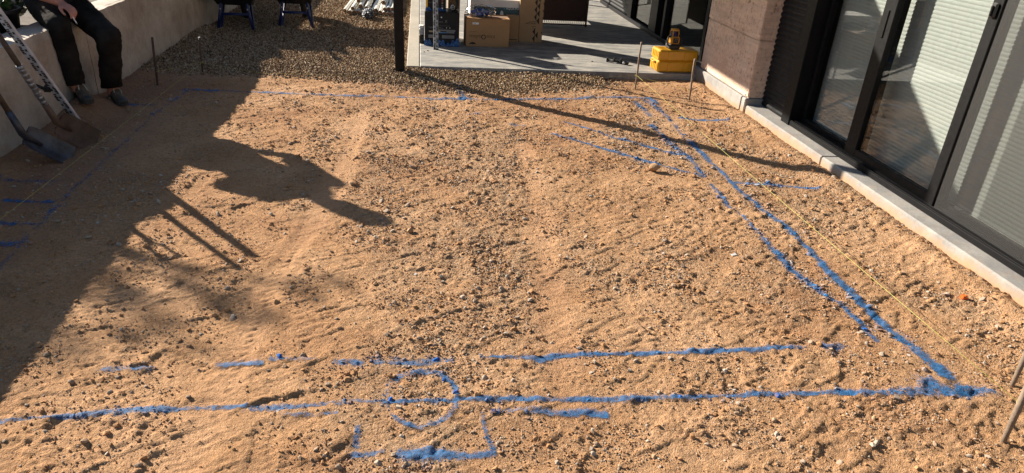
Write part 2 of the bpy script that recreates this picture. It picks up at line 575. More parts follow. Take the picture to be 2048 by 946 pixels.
lblue_print = simple('light_blue_print', (0.10, 0.25, 0.48), 0.6)
white_print = simple('white_print', (0.75, 0.75, 0.74), 0.6, var=0.03)
white_card = simple('white_card', (0.72, 0.71, 0.68), 0.6, var=0.04)
teal_card = simple('teal_print', (0.012, 0.075, 0.095), 0.4, var=0.1, scale=3)
blue_wrap = simple('blue_plastic_wrap', (0.035, 0.13, 0.36), 0.28, 0, 0.25, 14, 0.5, 30)
yellow_card = simple('yellow_card', (0.80, 0.42, 0.03), 0.5, var=0.05)
yellow_pl = simple('yellow_plastic', (0.62, 0.31, 0.012), 0.42, 0, 0.06, 3, 0.08, 120)
orange_pl = simple('orange_plastic', (0.80, 0.13, 0.012), 0.45)
laser_y = simple('laser_yellow', (0.62, 0.30, 0.03), 0.4)
rubber = simple('black_rubber', (0.015, 0.015, 0.015), 0.6)
navy_gl = simple('navy_lens', (0.01, 0.012, 0.06), 0.12)
plastic_clear = m_glass('clear_bag', (0.95, 0.96, 0.97), 2.2, 0.12)
blue_foam = simple('blue_roller', (0.012, 0.05, 0.30), 0.5, 0, 0.15, 30, 0.2, 150)
alu = simple('aluminium_staff', (0.60, 0.60, 0.64), 0.45, 0.15, 0.1, 20)
alu_d = simple('grey_staff', (0.42, 0.42, 0.44), 0.5, 0.1, 0.12, 20)
steel_blue = simple('blue_grey_steel', (0.10, 0.105, 0.13), 0.4, 0.6, 0.3, 10, 0.1, 60)
steel_rust = simple('earthy_steel', (0.16, 0.10, 0.07), 0.75, 0.2, 0.25, 10, 0.3, 60)
wood_d = simple('dark_wood_handle', (0.10, 0.055, 0.035), 0.6, 0, 0.25, 16, 0.2, 80)
wood_s = simple('weathered_stake', (0.27, 0.20, 0.145), 0.85, 0, 0.2, 18, 0.3, 90)
wood_dk = simple('dark_stake', (0.12, 0.075, 0.055), 0.85, 0, 0.2, 18, 0.3, 90)
tape_m = simple('silver_tape', (0.45, 0.45, 0.47), 0.38, 0.4, 0.3, 40, 0.5, 60)
string_m = simple('yellow_string', (0.48, 0.44, 0.09), 0.6, var=0.1, scale=80)
blue_tube = simple('blue_painted_tube', (0.006, 0.022, 0.12), 0.4, 0, 0.15, 20)
tray_m = simple('black_tray', (0.012, 0.012, 0.013), 0.55, 0, 0.2, 7)
pvc = simple('white_pvc', (0.66, 0.63, 0.57), 0.38, 0, 0.08, 6)
pvc_g = simple('grey_pvc', (0.40, 0.41, 0.44), 0.4, 0, 0.1, 6)
pvc_in = simple('lit_bore_plug', (0.55, 0.32, 0.17), 0.8, 0, 0.15, 9)  # orange-brown carries the warm light inside the pipe ends
greybag = simple('grey_plastic_bag', (0.12, 0.13, 0.155), 0.5, 0, 0.3, 16, 0.3, 14, spec=0.3)
rattan = simple('brown_rattan', (0.075, 0.035, 0.026), 0.55, 0, 0.25, 60, 0.2, 100)
rattan_l = simple('pale_rattan', (0.20, 0.13, 0.085), 0.6, 0, 0.2, 60)
cloth_d = simple('dark_trousers', (0.034, 0.030, 0.027), 0.95, 0, 0.3, 5, 0.2, 45, spec=0.05)
cloth_s = simple('dark_shirt', (0.03, 0.035, 0.05), 0.9, 0, 0.2, 10, 0.3, 60, spec=0.2)
skin_m = simple('skin', (0.50, 0.215, 0.150), 0.55, 0, 0.10, 18, 0.15, 120)
hair_m = simple('brown_hair', (0.05, 0.03, 0.02), 0.6, 0, 0.2, 40, 0.6, 90)
shoe_m = simple('olive_suede_shoe', (0.17, 0.125, 0.085), 0.85, 0, 0.25, 25, 0.3, 90)
shoe_d = simple('dark_rubber_toe', (0.05, 0.05, 0.048), 0.6, 0, 0.2, 25)
lace_m = simple('beige_lace', (0.62, 0.54, 0.40), 0.85)
eye_m = simple('eye_white', (0.7, 0.68, 0.65), 0.2, var=0.02)
cig_m = simple('white_paper', (0.80, 0.79, 0.76), 0.7, var=0.03)
pot_m = simple('black_pot', (0.012, 0.012, 0.012), 0.5)
red_lab = simple('red_label', (0.50, 0.02, 0.03), 0.45, var=0.05)
leaf_g = m_leaf('green_leaf', (0.015, 0.035, 0.012), (0.07, 0.13, 0.03))
leaf_w = m_leaf('white_leaf', (0.40, 0.40, 0.34), (0.65, 0.64, 0.56))
bark = simple('bark', (0.10, 0.07, 0.05), 0.9, 0, 0.25, 14, 0.8, 30)

# ------------------------------------------------------------------ ground
PAINT = [
   ('front long line, left run', 0.034, 0.85, [(-1.495, 1.997), (-1.314, 2.007), (-1.098, 2.027), (-0.822, 2.039), (-0.62, 2.042)]) ,
   ('front long line, faint run', 0.05, 0.55, [(-0.599, 2.028), (-0.497, 2.031), (-0.358, 2.038), (-0.253, 2.046), (-0.09, 2.03)]) ,
   ('front long line, middle run', 0.036, 0.95, [(-0.126, 2.032), (0.11, 2.02), (0.485, 2.019), (0.695, 2.012), (0.871, 2.009)]) ,
   ('front long line, right run', 0.036, 0.9, [(0.851, 2.01), (1.068, 2.002), (1.271, 2.002), (1.52, 2.002), (1.691, 2.003)]) ,
   ('front long line, corner end', 0.055, 0.7, [(1.647, 2.002), (1.81, 1.988), (1.985, 1.989), (2.117, 1.989), (2.273, 1.975)]) ,
   ('corner smudge', 0.08, 0.9, [(2.073, 2.035), (2.1, 1.996), (2.166, 1.981)]) ,
   ('inner front line dash', 0.03, 0.55, [(-1.184, 2.274), (-1.105, 2.277), (-1.016, 2.276)]) ,
   ('inner front line dash', 0.042, 0.95, [(-0.765, 2.291), (-0.691, 2.291), (-0.62, 2.288)]) ,
   ('inner front line dash', 0.028, 0.8, [(-0.572, 2.312), (-0.486, 2.302), (-0.405, 2.296)]) ,
   ('inner front line dash', 0.035, 0.5, [(-0.327, 2.28), (-0.237, 2.27)]) ,
   ('inner front line faint run', 0.045, 0.5, [(-0.176, 2.287), (-0.038, 2.274), (0.12, 2.271)]) ,
   ('inner front line, wavy run', 0.036, 0.8, [(0.251, 2.276), (0.364, 2.282), (0.485, 2.263), (0.551, 2.284), (0.741, 2.287)]) ,
   ('inner front line, right run', 0.032, 0.85, [(0.719, 2.285), (0.956, 2.289), (1.222, 2.293), (1.454, 2.31), (1.638, 2.31)]) ,
   ('short stroke under front line', 0.04, 0.7, [(-0.473, 1.992), (-0.386, 1.983), (-0.303, 1.986)]) ,
   ('short stroke under front line', 0.035, 0.6, [(0.257, 1.958), (0.326, 1.96), (0.4, 1.959)]) ,
   ('thick short stroke under front line', 0.045, 1.0, [(0.414, 1.953), (0.528, 1.941), (0.602, 1.94), (0.667, 1.926)]) ,
   ('circle arc', 0.03, 0.75, [(-0.022, 2.207), (0.02, 2.205), (0.063, 2.194), (0.097, 2.164), (0.124, 2.123), (0.139, 2.079), (0.141, 2.035), (0.137, 1.994), (0.126, 1.959), (0.103, 1.926), (0.071, 1.907), (0.032, 1.894), (-0.008, 1.891), (-0.043, 1.903), (-0.073, 1.925), (-0.097, 1.96)]) ,
   ('circle arc, faint side', 0.036, 0.5, [(-0.097, 1.96), (-0.121, 2.007), (-0.131, 2.063), (-0.121, 2.12), (-0.085, 2.172), (-0.022, 2.203)]) ,
   ('small box left side', 0.03, 0.7, [(-0.216, 1.905), (-0.206, 1.816)]) ,
   ('small box corner dash', 0.035, 0.6, [(-0.213, 1.775), (-0.172, 1.775), (-0.129, 1.786)]) ,
   ('small box bottom', 0.045, 0.95, [(-0.056, 1.768), (0.017, 1.76), (0.1, 1.748), (0.166, 1.744), (0.243, 1.756)]) ,
   ('small box right side', 0.032, 0.75, [(0.228, 1.943), (0.228, 1.876), (0.234, 1.821), (0.249, 1.76)]) ,
   ('pool right line, upper faint run', 0.06, 0.42, [(2.108, 6.312), (2.159, 6.046), (2.162, 5.72), (2.135, 5.288), (2.134, 5.013)]) ,
   ('pool right line, middle run', 0.045, 0.8, [(2.134, 5.013), (2.133, 4.739), (2.135, 4.449), (2.117, 4.097), (2.133, 3.898), (2.136, 3.72)]) ,
   ('pool right line, strong run', 0.05, 0.95, [(2.136, 3.72), (2.183, 3.452), (2.156, 3.309), (2.151, 3.129), (2.132, 2.989), (2.125, 2.736), (2.132, 2.532)]) ,
   ('pool right line, lower run', 0.055, 1.0, [(2.132, 2.532), (2.138, 2.349), (2.156, 2.2), (2.173, 2.08)]) ,
   ('inner right line, upper dash', 0.06, 0.5, [(1.997, 6.181), (2.022, 5.939), (2.008, 5.709)]) ,
   ('inner right line, upper run', 0.05, 0.7, [(1.945, 5.49), (1.948, 5.2), (1.959, 4.981), (1.993, 4.734), (1.983, 4.494), (1.965, 4.319)]) ,
   ('inner right line, middle run', 0.036, 0.8, [(1.956, 4.182), (1.943, 3.847), (1.962, 3.623), (1.958, 3.438), (1.945, 3.249), (1.936, 2.992)]) ,
   ('inner right line, lower run', 0.036, 0.75, [(1.936, 2.992), (1.98, 2.763), (2.024, 2.61), (2.024, 2.481), (2.014, 2.338)]) ,
   ('diagonal step line', 0.042, 0.9, [(1.043, 5.197), (1.162, 5.082), (1.354, 4.882), (1.566, 4.662), (1.743, 4.505), (1.958, 4.328)]) ,
   ('diagonal step line, thin', 0.036, 0.85, [(1.208, 5.537), (1.374, 5.319), (1.528, 5.102), (1.76, 4.924), (1.88, 4.805), (1.981, 4.733)]) ,
   ('back line, shaded run', 0.04, 0.6, [(-2.027, 6.211), (-1.726, 6.243), (-1.363, 6.213)]) ,
   ('back line, greyish run', 0.06, 0.62, [(-1.384, 6.211), (-1.045, 6.212), (-0.61, 6.172), (-0.173, 6.148), (0.181, 6.116)]) ,
   ('back line, middle run', 0.06, 0.7, [(0.181, 6.116), (0.54, 6.133), (0.909, 6.167), (1.287, 6.201)]) ,
   ('back line, right run', 0.06, 0.9, [(1.287, 6.201), (1.691, 6.307), (1.992, 6.336), (2.185, 6.319), (2.191, 6.148)]) ,
   ('back line marker blob', 0.06, 0.9, [(0.367, 6.644), (0.377, 6.372), (0.386, 6.119)]) ,
   ('left line, far run', 0.034, 0.36, [(-1.985, 6.249), (-2.007, 5.869), (-2.02, 5.374), (-2.007, 4.833)]) ,
   ('left line, near run', 0.034, 0.36, [(-2.007, 4.833), (-2.007, 4.49), (-1.989, 4.109), (-1.977, 3.728), (-1.952, 3.398), (-1.915, 2.956)]) ,
   ('left tick by the shoes', 0.05, 0.75, [(-2.264, 5.687), (-2.185, 5.708), (-2.097, 5.702)]) ,
   ('left tick, faint', 0.04, 0.5, [(-2.446, 4.121), (-2.268, 4.087), (-2.055, 4.1)]) ,
   ('left tick, bright', 0.045, 1.0, [(-2.272, 3.818), (-2.168, 3.813), (-2.037, 3.808)]) ,
   ('left tick, edge', 0.045, 0.9, [(-2.251, 3.531), (-2.154, 3.525), (-2.078, 3.508)]) ,
   ('left tick, faint edge', 0.04, 0.5, [(-2.078, 3.508), (-1.969, 3.514)]) ,
   ('left tick, lower', 0.045, 0.8, [(-2.122, 3.278), (-2.037, 3.289), (-1.978, 3.288)]) ,
   ('right tick, far', 0.05, 0.95, [(2.278, 5.699), (2.447, 5.682), (2.682, 5.669)]) ,
   ('right tick, near', 0.045, 0.85, [(2.152, 4.222), (2.319, 4.19), (2.5, 4.186), (2.698, 4.128)]) ,
   ('faint dash', 0.05, 0.35, [(0.378, 5.674), (0.561, 5.746)]) ,
   ('faint dash', 0.05, 0.35, [(0.722, 5.422), (0.83, 5.403)]) ,
   ('faint dash in dirt', 0.04, 0.4, [(1.76, 2.299), (1.824, 2.307)]) ,
   ('pool right line, corner end', 0.06, 0.95, [(2.169, 2.137), (2.161, 2.07), (2.155, 2.025), (2.151, 1.981)]) ,
]
TRACKS = [[(-0.472, 5.595), (-0.479, 4.858), (-0.527, 3.873), (-0.622, 3.349), (-0.697, 2.934), (-0.702, 2.521), (-0.714, 2.191), (-0.734, 1.783)], [(0.766, 4.921), (0.743, 4.311), (0.716, 3.743), (0.636, 2.911), (0.587, 2.367), (0.542, 2.016)]]


def dist_poly(x, y, pts):
    """distance to a polyline, and signed side / running length at the nearest point"""
    best = np.full(x.shape, 1e9); run = np.zeros(x.shape); L = 0.0
    for (a, b) in zip(pts[:-1], pts[1:]):
        dx, dy = b[0] - a[0], b[1] - a[1]
        l = math.hypot(dx, dy)
        t = np.clip(((x - a[0]) * dx + (y - a[1]) * dy) / (l * l), 0, 1)
        d = np.hypot(x - a[0] - t * dx, y - a[1] - t * dy)
        k = d < best
        best = np.where(k, d, best); run = np.where(k, L + t * l, run)
        L += l
    return best, run, L


def grit_map(x, y):
    """how stony the dirt is, 0..1"""
    g = 0.34 + 0.42 * sstep(-0.05, 0.45, fbm(x, y * 0.6, 1.7, 4, 5))
    streak = 0
    for (cx, cy, sx, sy, a) in ((0.42, 4.2, .20, .7, .40), (0.98, 3.9, .15, .8, .42), (1.3, 3.6, .16, .7, .42), (0.55, 4.9, .5, .3, .4), (2.55, 2.65, .28, .6, 1.0), (2.55, 3.3, .22, .45, .55),
                              (0.95, 2.95, .25, .4, .55), (0.40, 2.9, .25, .35, .4), (1.8, 1.8, .5, .22, .55), (0.35, 1.7, .7, .12, .5), (-0.1, 2.03, .2, .1, .5), (2.3, 1.8, .25, .3, .6), (1.5, 2.5, .3, .2, .35), (2.5, 4.1, .15, .3, .3), (0.2, 6.35, 1.4, .18, .5)):
        streak = np.maximum(streak, a * np.exp(-((x - cx) / sx) ** 2 - ((y - cy) / sy) ** 2))
    g = np.maximum(g * (0.52 + 0.48 * sstep(-0.7, 0.2, x)), streak * (0.55 + 0.6 * fbm(x, y, 6, 3, 9)))
    for tr, wd in zip(TRACKS, (0.07, 0.06)):
        d, r, L = dist_poly(x + 0.05 * fbm(x, y, 5, 3, 181), y, tr)
        g = g * (0.28 + 0.72 * sstep(wd * 0.3, wd * 2.2, d))
    return np.clip(g, 0, 1)


def gravel_map(x, y):
    n = 0.16 * fbm(x, y, 1.6, 4, 31)
    front = 6.42 + 0.42 * sstep(0.25, -0.75, x) + 0.32 * sstep(0.9, 2.0, x)
    m = sstep(front - 0.16, front + 0.22, y + n) * sstep(2.15, 1.75, x + n)
    return np.clip(m, 0, 1)


def base_h(x, y):
    h = 0.012 * fbm(x, y, 0.9, 3, 1) + 0.007 * fbm(x, y, 3.2, 3, 2)
    h = h + 0.055 * sstep(-2.25, -2.56, x) * (0.75 + 0.5 * fbm(x, y, 1.3, 2, 4))
    h = h + 0.085 * np.exp(-((x + 2.47) / .17) ** 2 - ((y - 5.42) / .24) ** 2)          # low mound under one foot
    h = h + 0.030 * np.exp(-((x - 2.86) / .10) ** 2) * (y < 7.0)                         # spoil along the plinth
    h = h + 0.045 * sstep(6.6, 7.2, y) * np.exp(-((y - 7.0) / .35) ** 2) * (x < 1.9) * (0.6 + fbm(x, y, 1.2, 2, 6))
    h = h - 0.02 * np.exp(-((x - 2.0) / .6) ** 2 - ((y - 7.0) / .15) ** 2)
    return h * ((y < 9.0) & (x < 3.4)) - 0.004


xs = np.concatenate([[-60, -25, -10, -5, -3.4], np.arange(-2.75, 3.05, 0.0092), [3.2, 4, 8, 25, 60]])
ys = [1.30]
while ys[-1] < 7.25: ys.append(ys[-1] + max(0.0072, 0.0072 * (ys[-1] / 2.7) ** 0.9))
ys = np.concatenate([[-60, -20, -6, -1, 0.4, 1.0], ys, np.arange(7.30, 14.0, 0.06), [14.5, 16, 22, 35, 60]])
GX, GY = np.meshgrid(xs, ys)
fine = ((GX > -2.75) & (GX < 3.05) & (GY > 1.25) & (GY < 7.3)).astype(float)
GRIT = grit_map(GX, GY) * fine
GRAV = gravel_map(GX, GY)
TD, TR = np.full(GX.shape, 9.0), np.zeros(GX.shape)
TM = np.ones(GX.shape)
for ti_, tr in enumerate(TRACKS):
    d, r, L = dist_poly(GX, GY, tr)
    d = d * (1 + 0.35 * fbm(GX, GY, 2.5, 2, 161))
    k = d < TD; TD = np.where(k, d, TD); TR = np.where(k, r, TR); TM = np.where(k, (0.8, 0.5)[ti_], TM)
smooth_tr = sstep(0.03, 0.13, TD)
GZ = base_h(GX, GY)
rough = (0.55 + 0.75 * GRIT)


def worley(x, y, sc, s):
    x = x * sc; y = y * sc
    xi = np.floor(x); yi = np.floor(y)
    f1 = np.full(x.shape, 9.0); f2 = np.full(x.shape, 9.0); rnd = np.zeros(x.shape)
    for dx in (-1, 0, 1):
        for dy in (-1, 0, 1):
            cx_, cy_ = xi + dx, yi + dy
            d = np.hypot(cx_ + hash2(cx_, cy_, s) - x, cy_ + hash2(cx_, cy_, s + 7) - y)
            k = d < f1
            f2 = np.where(k, f1, np.minimum(f2, d)); rnd = np.where(k, hash2(cx_, cy_, s + 13), rnd); f1 = np.where(k, d, f1)
    return f1, f2, rnd


detail = 0.0030 * fbm(GX, GY, 8, 3, 21) + 0.0040 * rough * fbm(GX, GY, 36, 3, 41, 0.66)
wx_ = GX + 0.012 * fbm(GX, GY, 14, 2, 191); wy_ = GY * 1.25 + 0.012 * fbm(GX, GY, 14, 2, 201)
crumb = sstep(-0.12, 0.35, fbm(GX, GY, 2.6, 4, 211) + 0.55 * (GRIT - 0.35))
for sc_, am_, sd_ in ((19, 0.0085, 221), (38, 0.0062, 231), (62, 0.0042, 241)):
    f1, f2, rn = worley(wx_, wy_, sc_, sd_)
    detail += am_ * 0.85 * (0.25 + 0.75 * crumb) * (rn ** 2.2) * sstep(0.02, 0.22, f2 - f1)
# scuffs: long shallow drag marks with one sharp side
ang = 0.5
sc1 = fbm((GX * math.cos(ang) + GY * math.sin(ang)) * 0.28, -GX * math.sin(ang) + GY * math.cos(ang), 13, 3, 251)
ang = 2.4
sc2 = fbm((GX * math.cos(ang) + GY * math.sin(ang)) * 0.28, -GX * math.sin(ang) + GY * math.cos(ang), 11, 3, 261)
detail += 0.0052 * (sstep(0.05, 0.12, sc1) - sstep(0.12, 0.6, sc1)) + 0.0050 * (sstep(0.08, 0.14, sc2) - sstep(0.14, 0.6, sc2))
GZ = GZ + detail * fine * (0.55 + 0.45 * smooth_tr)
# wheel tracks: shallow trough with ribbed tread
GZ -= fine * TM * (1 - sstep(0.025, 0.075, TD)) * 0.0035
GZ += fine * TM * (0.5 + sstep(-0.1, 0.3, fbm(GX, GY, 1.7, 2, 171))) * (1 - sstep(0.02, 0.045, TD)) * 0.0022 * np.sin((TR + TD * 0.8) * 2 * math.pi / 0.045)
GZ += fine * TM * np.exp(-((TD - 0.085) / 0.022) ** 2) * 0.0018
# boot prints
fp = [(-0.9, 2.3, 2.6), (-1.1, 1.95, 2.9), (-0.45, 2.05, 0.2), (-0.2, 1.75, 1.2), (-0.75, 1.72, 2.4), (0.1, 2.55, 0.5), (1.05, 2.42, 1.9), (1.25, 2.13, 1.3), (1.45, 2.27, 1.7), (1.75, 2.1, 0.9), (-0.25, 2.75, 2.2), (-1.0, 2.95, 2.6), (-0.85, 3.4, 2.8), (-1.15, 3.6, 2.5),
      (0.62, 1.75, 1.0), (1.9, 1.65, 2.0), (0.95, 2.75, 1.5), (-0.1, 3.1, 0.4), (1.5, 2.75, 2.1)]
for i in range(75):
    fp.append((random.uniform(-1.7, 2.4), random.uniform(1.5, 6.0), random.uniform(0, 6.28)))
for i, (fx, fy, fa) in enumerate(fp):
    k0 = np.searchsorted(ys, fy - 0.25); k1 = np.searchsorted(ys, fy + 0.25); c0 = np.searchsorted(xs, fx - 0.25); c1 = np.searchsorted(xs, fx + 0.25)
    X = GX[k0:k1, c0:c1] - fx; Y = GY[k0:k1, c0:c1] - fy
    u = X * math.cos(fa) + Y * math.sin(fa); v = -X * math.sin(fa) + Y * math.cos(fa)
    wid = 0.047 - 0.011 * np.exp(-((u + 0.03) / .035) ** 2) + 0.004 * sstep(0, .1, u)
    e = np.maximum(np.abs(u) / 0.145, 0) ** 4 + (np.abs(v) / wid) ** 4
    inside = 1 - sstep(0.75, 1.15, e)
    rim = np.exp(-((e - 1.5) / 0.6) ** 2)
    tread = 0.5 + 0.5 * np.sign(np.sin((u + np.abs(v) * 0.6) * 2 * math.pi / 0.034))
    depth = (0.0055 if i < 19 else random.uniform(0.002, 0.005)) * (1 - 0.6 * GRIT[k0:k1, c0:c1])
    z = GZ[k0:k1, c0:c1]
    flat = base_h(GX[k0:k1, c0:c1], GY[k0:k1, c0:c1])
    z = z * (1 - 0.75 * inside) + flat * 0.75 * inside
    GZ[k0:k1, c0:c1] = z - depth * inside + depth * 0.25 * rim + 0.0028 * tread * inside
CLAY = np.clip(sstep(-1.6, -2.4, GX) * (0.6 + 0.5 * fbm(GX, GY, 2, 3, 91)), 0, 1) * (GY < 7.2)
nr, nc = GX.shape
idx = np.arange(nr * nc).reshape(nr, nc)
FQ = np.stack([idx[:-1, :-1].ravel(), idx[:-1, 1:].ravel(), idx[1:, 1:].ravel(), idx[1:, :-1].ravel()], 1)
VG = np.stack([GX.ravel(), GY.ravel(), GZ.ravel()], 1)
ground = link('ground', fast_mesh('ground', VG, FQ, {'grit': GRIT.ravel(), 'gravel': GRAV.ravel(), 'clay': CLAY.ravel(), 'dust': (fine * (1 - sstep(0.03, 0.12, TD)) * (0.55 + 0.45 * fbm(GX, GY, 3, 3, 271))).ravel()}, True), dirt)
tag(ground, 'orange-tan dirt yard with blue spray-painted pool outline', 'ground', kind='structure')


def gh(x, y):
    """ground height by bilinear lookup"""
    x = np.asarray(x, float); y = np.asarray(y, float)
    i = np.clip(np.searchsorted(xs, x) - 1, 0, nc - 2); j = np.clip(np.searchsorted(ys, y) - 1, 0, nr - 2)
    u = (x - xs[i]) / (xs[i + 1] - xs[i]); v = (y - ys[j]) / (ys[j + 1] - ys[j])
    return (GZ[j, i] * (1 - u) + GZ[j, i + 1] * u) * (1 - v) + (GZ[j + 1, i] * (1 - u) + GZ[j + 1, i + 1] * u) * v


# painted marks: thin skins of paint lying on the dirt
WOB = [(0.012 * fbm(GX, GY, 5, 3, 101)), (0.012 * fbm(GX, GY, 5, 3, 111))]


def paint_cover(x, y, w_, s_, pts, wx=0, wy=0):
    d, r, L = dist_poly(x + wx, y + wy, pts)
    ww = w_ * 0.62 * (0.85 + 0.5 * fbm(x, y, 4, 2, 121))
    return (0.42 + 0.58 * s_) * (0.72 * (1 - sstep(ww * 0.25, ww * 1.35, d)) + 0.36 * (1 - sstep(ww * 0.7, ww * 3.0, d)))


for pi_, (lab, w_, s_, pts) in enumerate(PAINT):
    x0 = min(p[0] for p in pts) - 0.2; x1 = max(p[0] for p in pts) + 0.2; y0 = min(p[1] for p in pts) - 0.2; y1 = max(p[1] for p in pts) + 0.2
    c0, c1 = np.searchsorted(xs, [x0, x1]); k0, k1 = np.searchsorted(ys, [y0, y1])
    X = GX[k0:k1, c0:c1]; Y = GY[k0:k1, c0:c1]
    cv = paint_cover(X, Y, w_, s_, pts, WOB[0][k0:k1, c0:c1], WOB[1][k0:k1, c0:c1])
    qm = (cv[:-1, :-1] + cv[1:, :-1] + cv[:-1, 1:] + cv[1:, 1:]) > 0.10
    ii = np.arange(X.size).reshape(X.shape)
    q = np.stack([ii[:-1, :-1][qm], ii[:-1, 1:][qm], ii[1:, 1:][qm], ii[1:, :-1][qm]], 1)
    if len(q) == 0: continue
    un, inv = np.unique(q.ravel(), return_inverse=True)
    V = np.stack([X.ravel()[un], Y.ravel()[un], GZ[k0:k1, c0:c1].ravel()[un] + 0.0012 + 0.0005 * (pi_ % 9)], 1)
    o = link('paint_mark', fast_mesh('paint_mark', V, inv.reshape(q.shape), {'cover': cv.ravel()[un]}, True), paint_m, ground)
    o['label'] = 'blue spray paint: ' + lab


# ------------------------------------------------------------------ stones on the dirt
phi = (1 + 5 ** .5) / 2
ICO_V = np.array([(-1, phi, 0), (1, phi, 0), (-1, -phi, 0), (1, -phi, 0), (0, -1, phi), (0, 1, phi), (0, -1, -phi), (0, 1, -phi), (phi, 0, -1), (phi, 0, 1), (-phi, 0, -1), (-phi, 0, 1)]) / math.sqrt(1 + phi * phi)
ICO_F = np.array([(0, 11, 5), (0, 5, 1), (0, 1, 7), (0, 7, 10), (0, 10, 11), (1, 5, 9), (5, 11, 4), (11, 10, 2), (10, 7, 6), (7, 1, 8), (3, 9, 4), (3, 4, 2), (3, 2, 6), (3, 6, 8), (3, 8, 9), (4, 9, 5), (2, 4, 11), (6, 2, 10), (8, 6, 7), (9, 8, 1)])


OCT_V = np.array([(1, 0, 0), (-1, 0, 0), (0, 1, 0), (0, -1, 0), (0, 0, 1), (0, 0, -1)], float)
OCT_F = np.array([(0, 2, 4), (2, 1, 4), (1, 3, 4), (3, 0, 4), (2, 0, 5), (1, 2, 5), (3, 1, 5), (0, 3, 5)])


def pebbles(px, py, pz, size, flat=0.6, jit=0.28, octa=False):
    """a joined heap of angular pebbles as arrays"""
    n = len(px)
    BV, BF = (OCT_V * 1.12, OCT_F) if octa else (ICO_V, ICO_F)
    nv = len(BV)
    V = BV[None] * (1 + jit * (rng.random((n, nv, 1)) * 2 - 1)) * np.stack([0.75 + 0.5 * rng.random(n), 0.6 + 0.4 * rng.random(n), flat * (0.7 + 0.6 * rng.random(n))], 1)[:, None, :]
    V += jit * (0.9 if octa else 0.35) * (rng.random((n, nv, 3)) - 0.5)
    tl = (rng.random((n, 2)) - 0.5) * 0.9
    V[:, :, 2] += V[:, :, 0] * tl[:, :1] + V[:, :, 1] * tl[:, 1:]
    a = rng.random(n) * 2 * math.pi
    ca, sa = np.cos(a)[:, None], np.sin(a)[:, None]
    X = V[:, :, 0] * ca - V[:, :, 1] * sa; Y = V[:, :, 0] * sa + V[:, :, 1] * ca
    V = np.stack([X, Y, V[:, :, 2]], 2) * size[:, None, None]
    V += np.stack([px, py, pz], 1)[:, None, :]
    F = BF[None] + (np.arange(n) * nv)[:, None, None]
    return V.reshape(-1, 3), F.reshape(-1, 3)


def paint_at(x, y):
    m = np.zeros(len(x))
    for (lab, w_, s_, pts) in PAINT:
        bx = (x > min(p[0] for p in pts) - .12) & (x < max(p[0] for p in pts) + .12) & (y > min(p[1] for p in pts) - .12) & (y < max(p[1] for p in pts) + .12)
        if bx.any(): m[bx] = np.maximum(m[bx], paint_cover(x[bx], y[bx], w_, s_, pts))
    return m


NC = 420000
cx = rng.uniform(-2.5, 2.93, NC); cy = 1.35 + (7.0 - 1.35) * rng.random(NC) ** 1.3
dn = grit_map(cx, cy)
clus = 0.25 + 1.4 * sstep(-0.15, 0.4, fbm(cx, cy, 5.5, 3, 131))
keep = rng.random(NC) < np.clip(dn * clus, 0, 1) * 0.62
keep &= ~((np.hypot(cx + 2.47, cy - 5.42) < 0.25))
cx, cy = cx[keep], cy[keep]
sz = 0.0016 + 0.0022 * rng.random(len(cx)) + 0.0021 * rng.pareto(2.75, len(cx))
sz = np.clip(sz, 0.0016, 0.0145) * (0.85 + 0.25 * (cy / 3.0).clip(0.6, 1.6))
order = np.argsort(-sz / np.hypot(cx, cy))
big = order[:300]; rest = order[300:]
z0 = gh(cx, cy)
order = None
med = rest[sz[rest] > 0.0048]; sml = rest[sz[rest] <= 0.0048][:90000]
V1, F1 = pebbles(cx[med], cy[med], z0[med] + 0.20 * sz[med], sz[med])
V2, F2 = pebbles(cx[sml], cy[sml], z0[sml] + 0.25 * sz[sml], sz[sml], 0.75, 0.3, True)
pa = np.concatenate([np.repeat(np.clip(paint_at(cx[k_], cy[k_]) * 1.15, 0, 1), n_) for k_, n_ in ((med, 12), (sml, 6))])
ti = np.concatenate([np.repeat(rng.random(len(med)) ** 1.1, 12), np.repeat(rng.random(len(sml)) ** 1.1, 6)])
ls = link('loose_stones', fast_mesh('loose_stones', np.concatenate([V1, V2]), np.concatenate([F1, F2 + len(V1)]), {'tint': ti, 'paint': pa}), stone_m, ground)
ls['kind'] = 'stuff'
print('stones', len(med), len(sml))


def rock_mesh(seed, sub=2, amp=0.25):
    bm = bmesh.new()
    bmesh.ops.create_icosphere(bm, subdivisions=sub, radius=1)
    r = random.Random(seed)
    pl = []
    for i in range(9):
        n = Vector((r.uniform(-1, 1), r.uniform(-1, 1), r.uniform(-1, 1))).normalized()
        pl.append((n, r.uniform(0.45, 0.85)))
    for v in bm.verts:
        for n, d in pl:
            k = v.co.dot(n)
            if k > d: v.co -= n * (k - d)
        v.co += Vector((r.uniform(-1, 1), r.uniform(-1, 1), r.uniform(-1, 1))) * amp * 0.12
        v.co.x *= 1.1; v.co.z *= 0.72
    me = bpy.data.meshes.new('stone'); bm.to_mesh(me); bm.free()
    return me


rocks = [rock_mesh(i, 2) for i in range(10)]
for m_ in rocks: m_.materials.append(stone_o)
pbig = paint_at(cx[big], cy[big])
for q, i in enumerate(big):
    o = bpy.data.objects.new('stone', rocks[q % 10])
    COL.objects.link(o); o.parent = ground
    s_ = sz[i] * 1.0
    o.location = (cx[i], cy[i], z0[i] + 0.25 * s_)
    o.scale = (s_, s_ * random.uniform(0.7, 1.0), s_ * random.uniform(0.7, 1.1))
    o.rotation_euler = (random.uniform(-.5, .5), random.uniform(-.5, .5), random.uniform(0, 6.28))
    if pbig[q] > 0.55:
        o.material_slots[0].link = 'OBJECT'; o.material_slots[0].material = stone_p

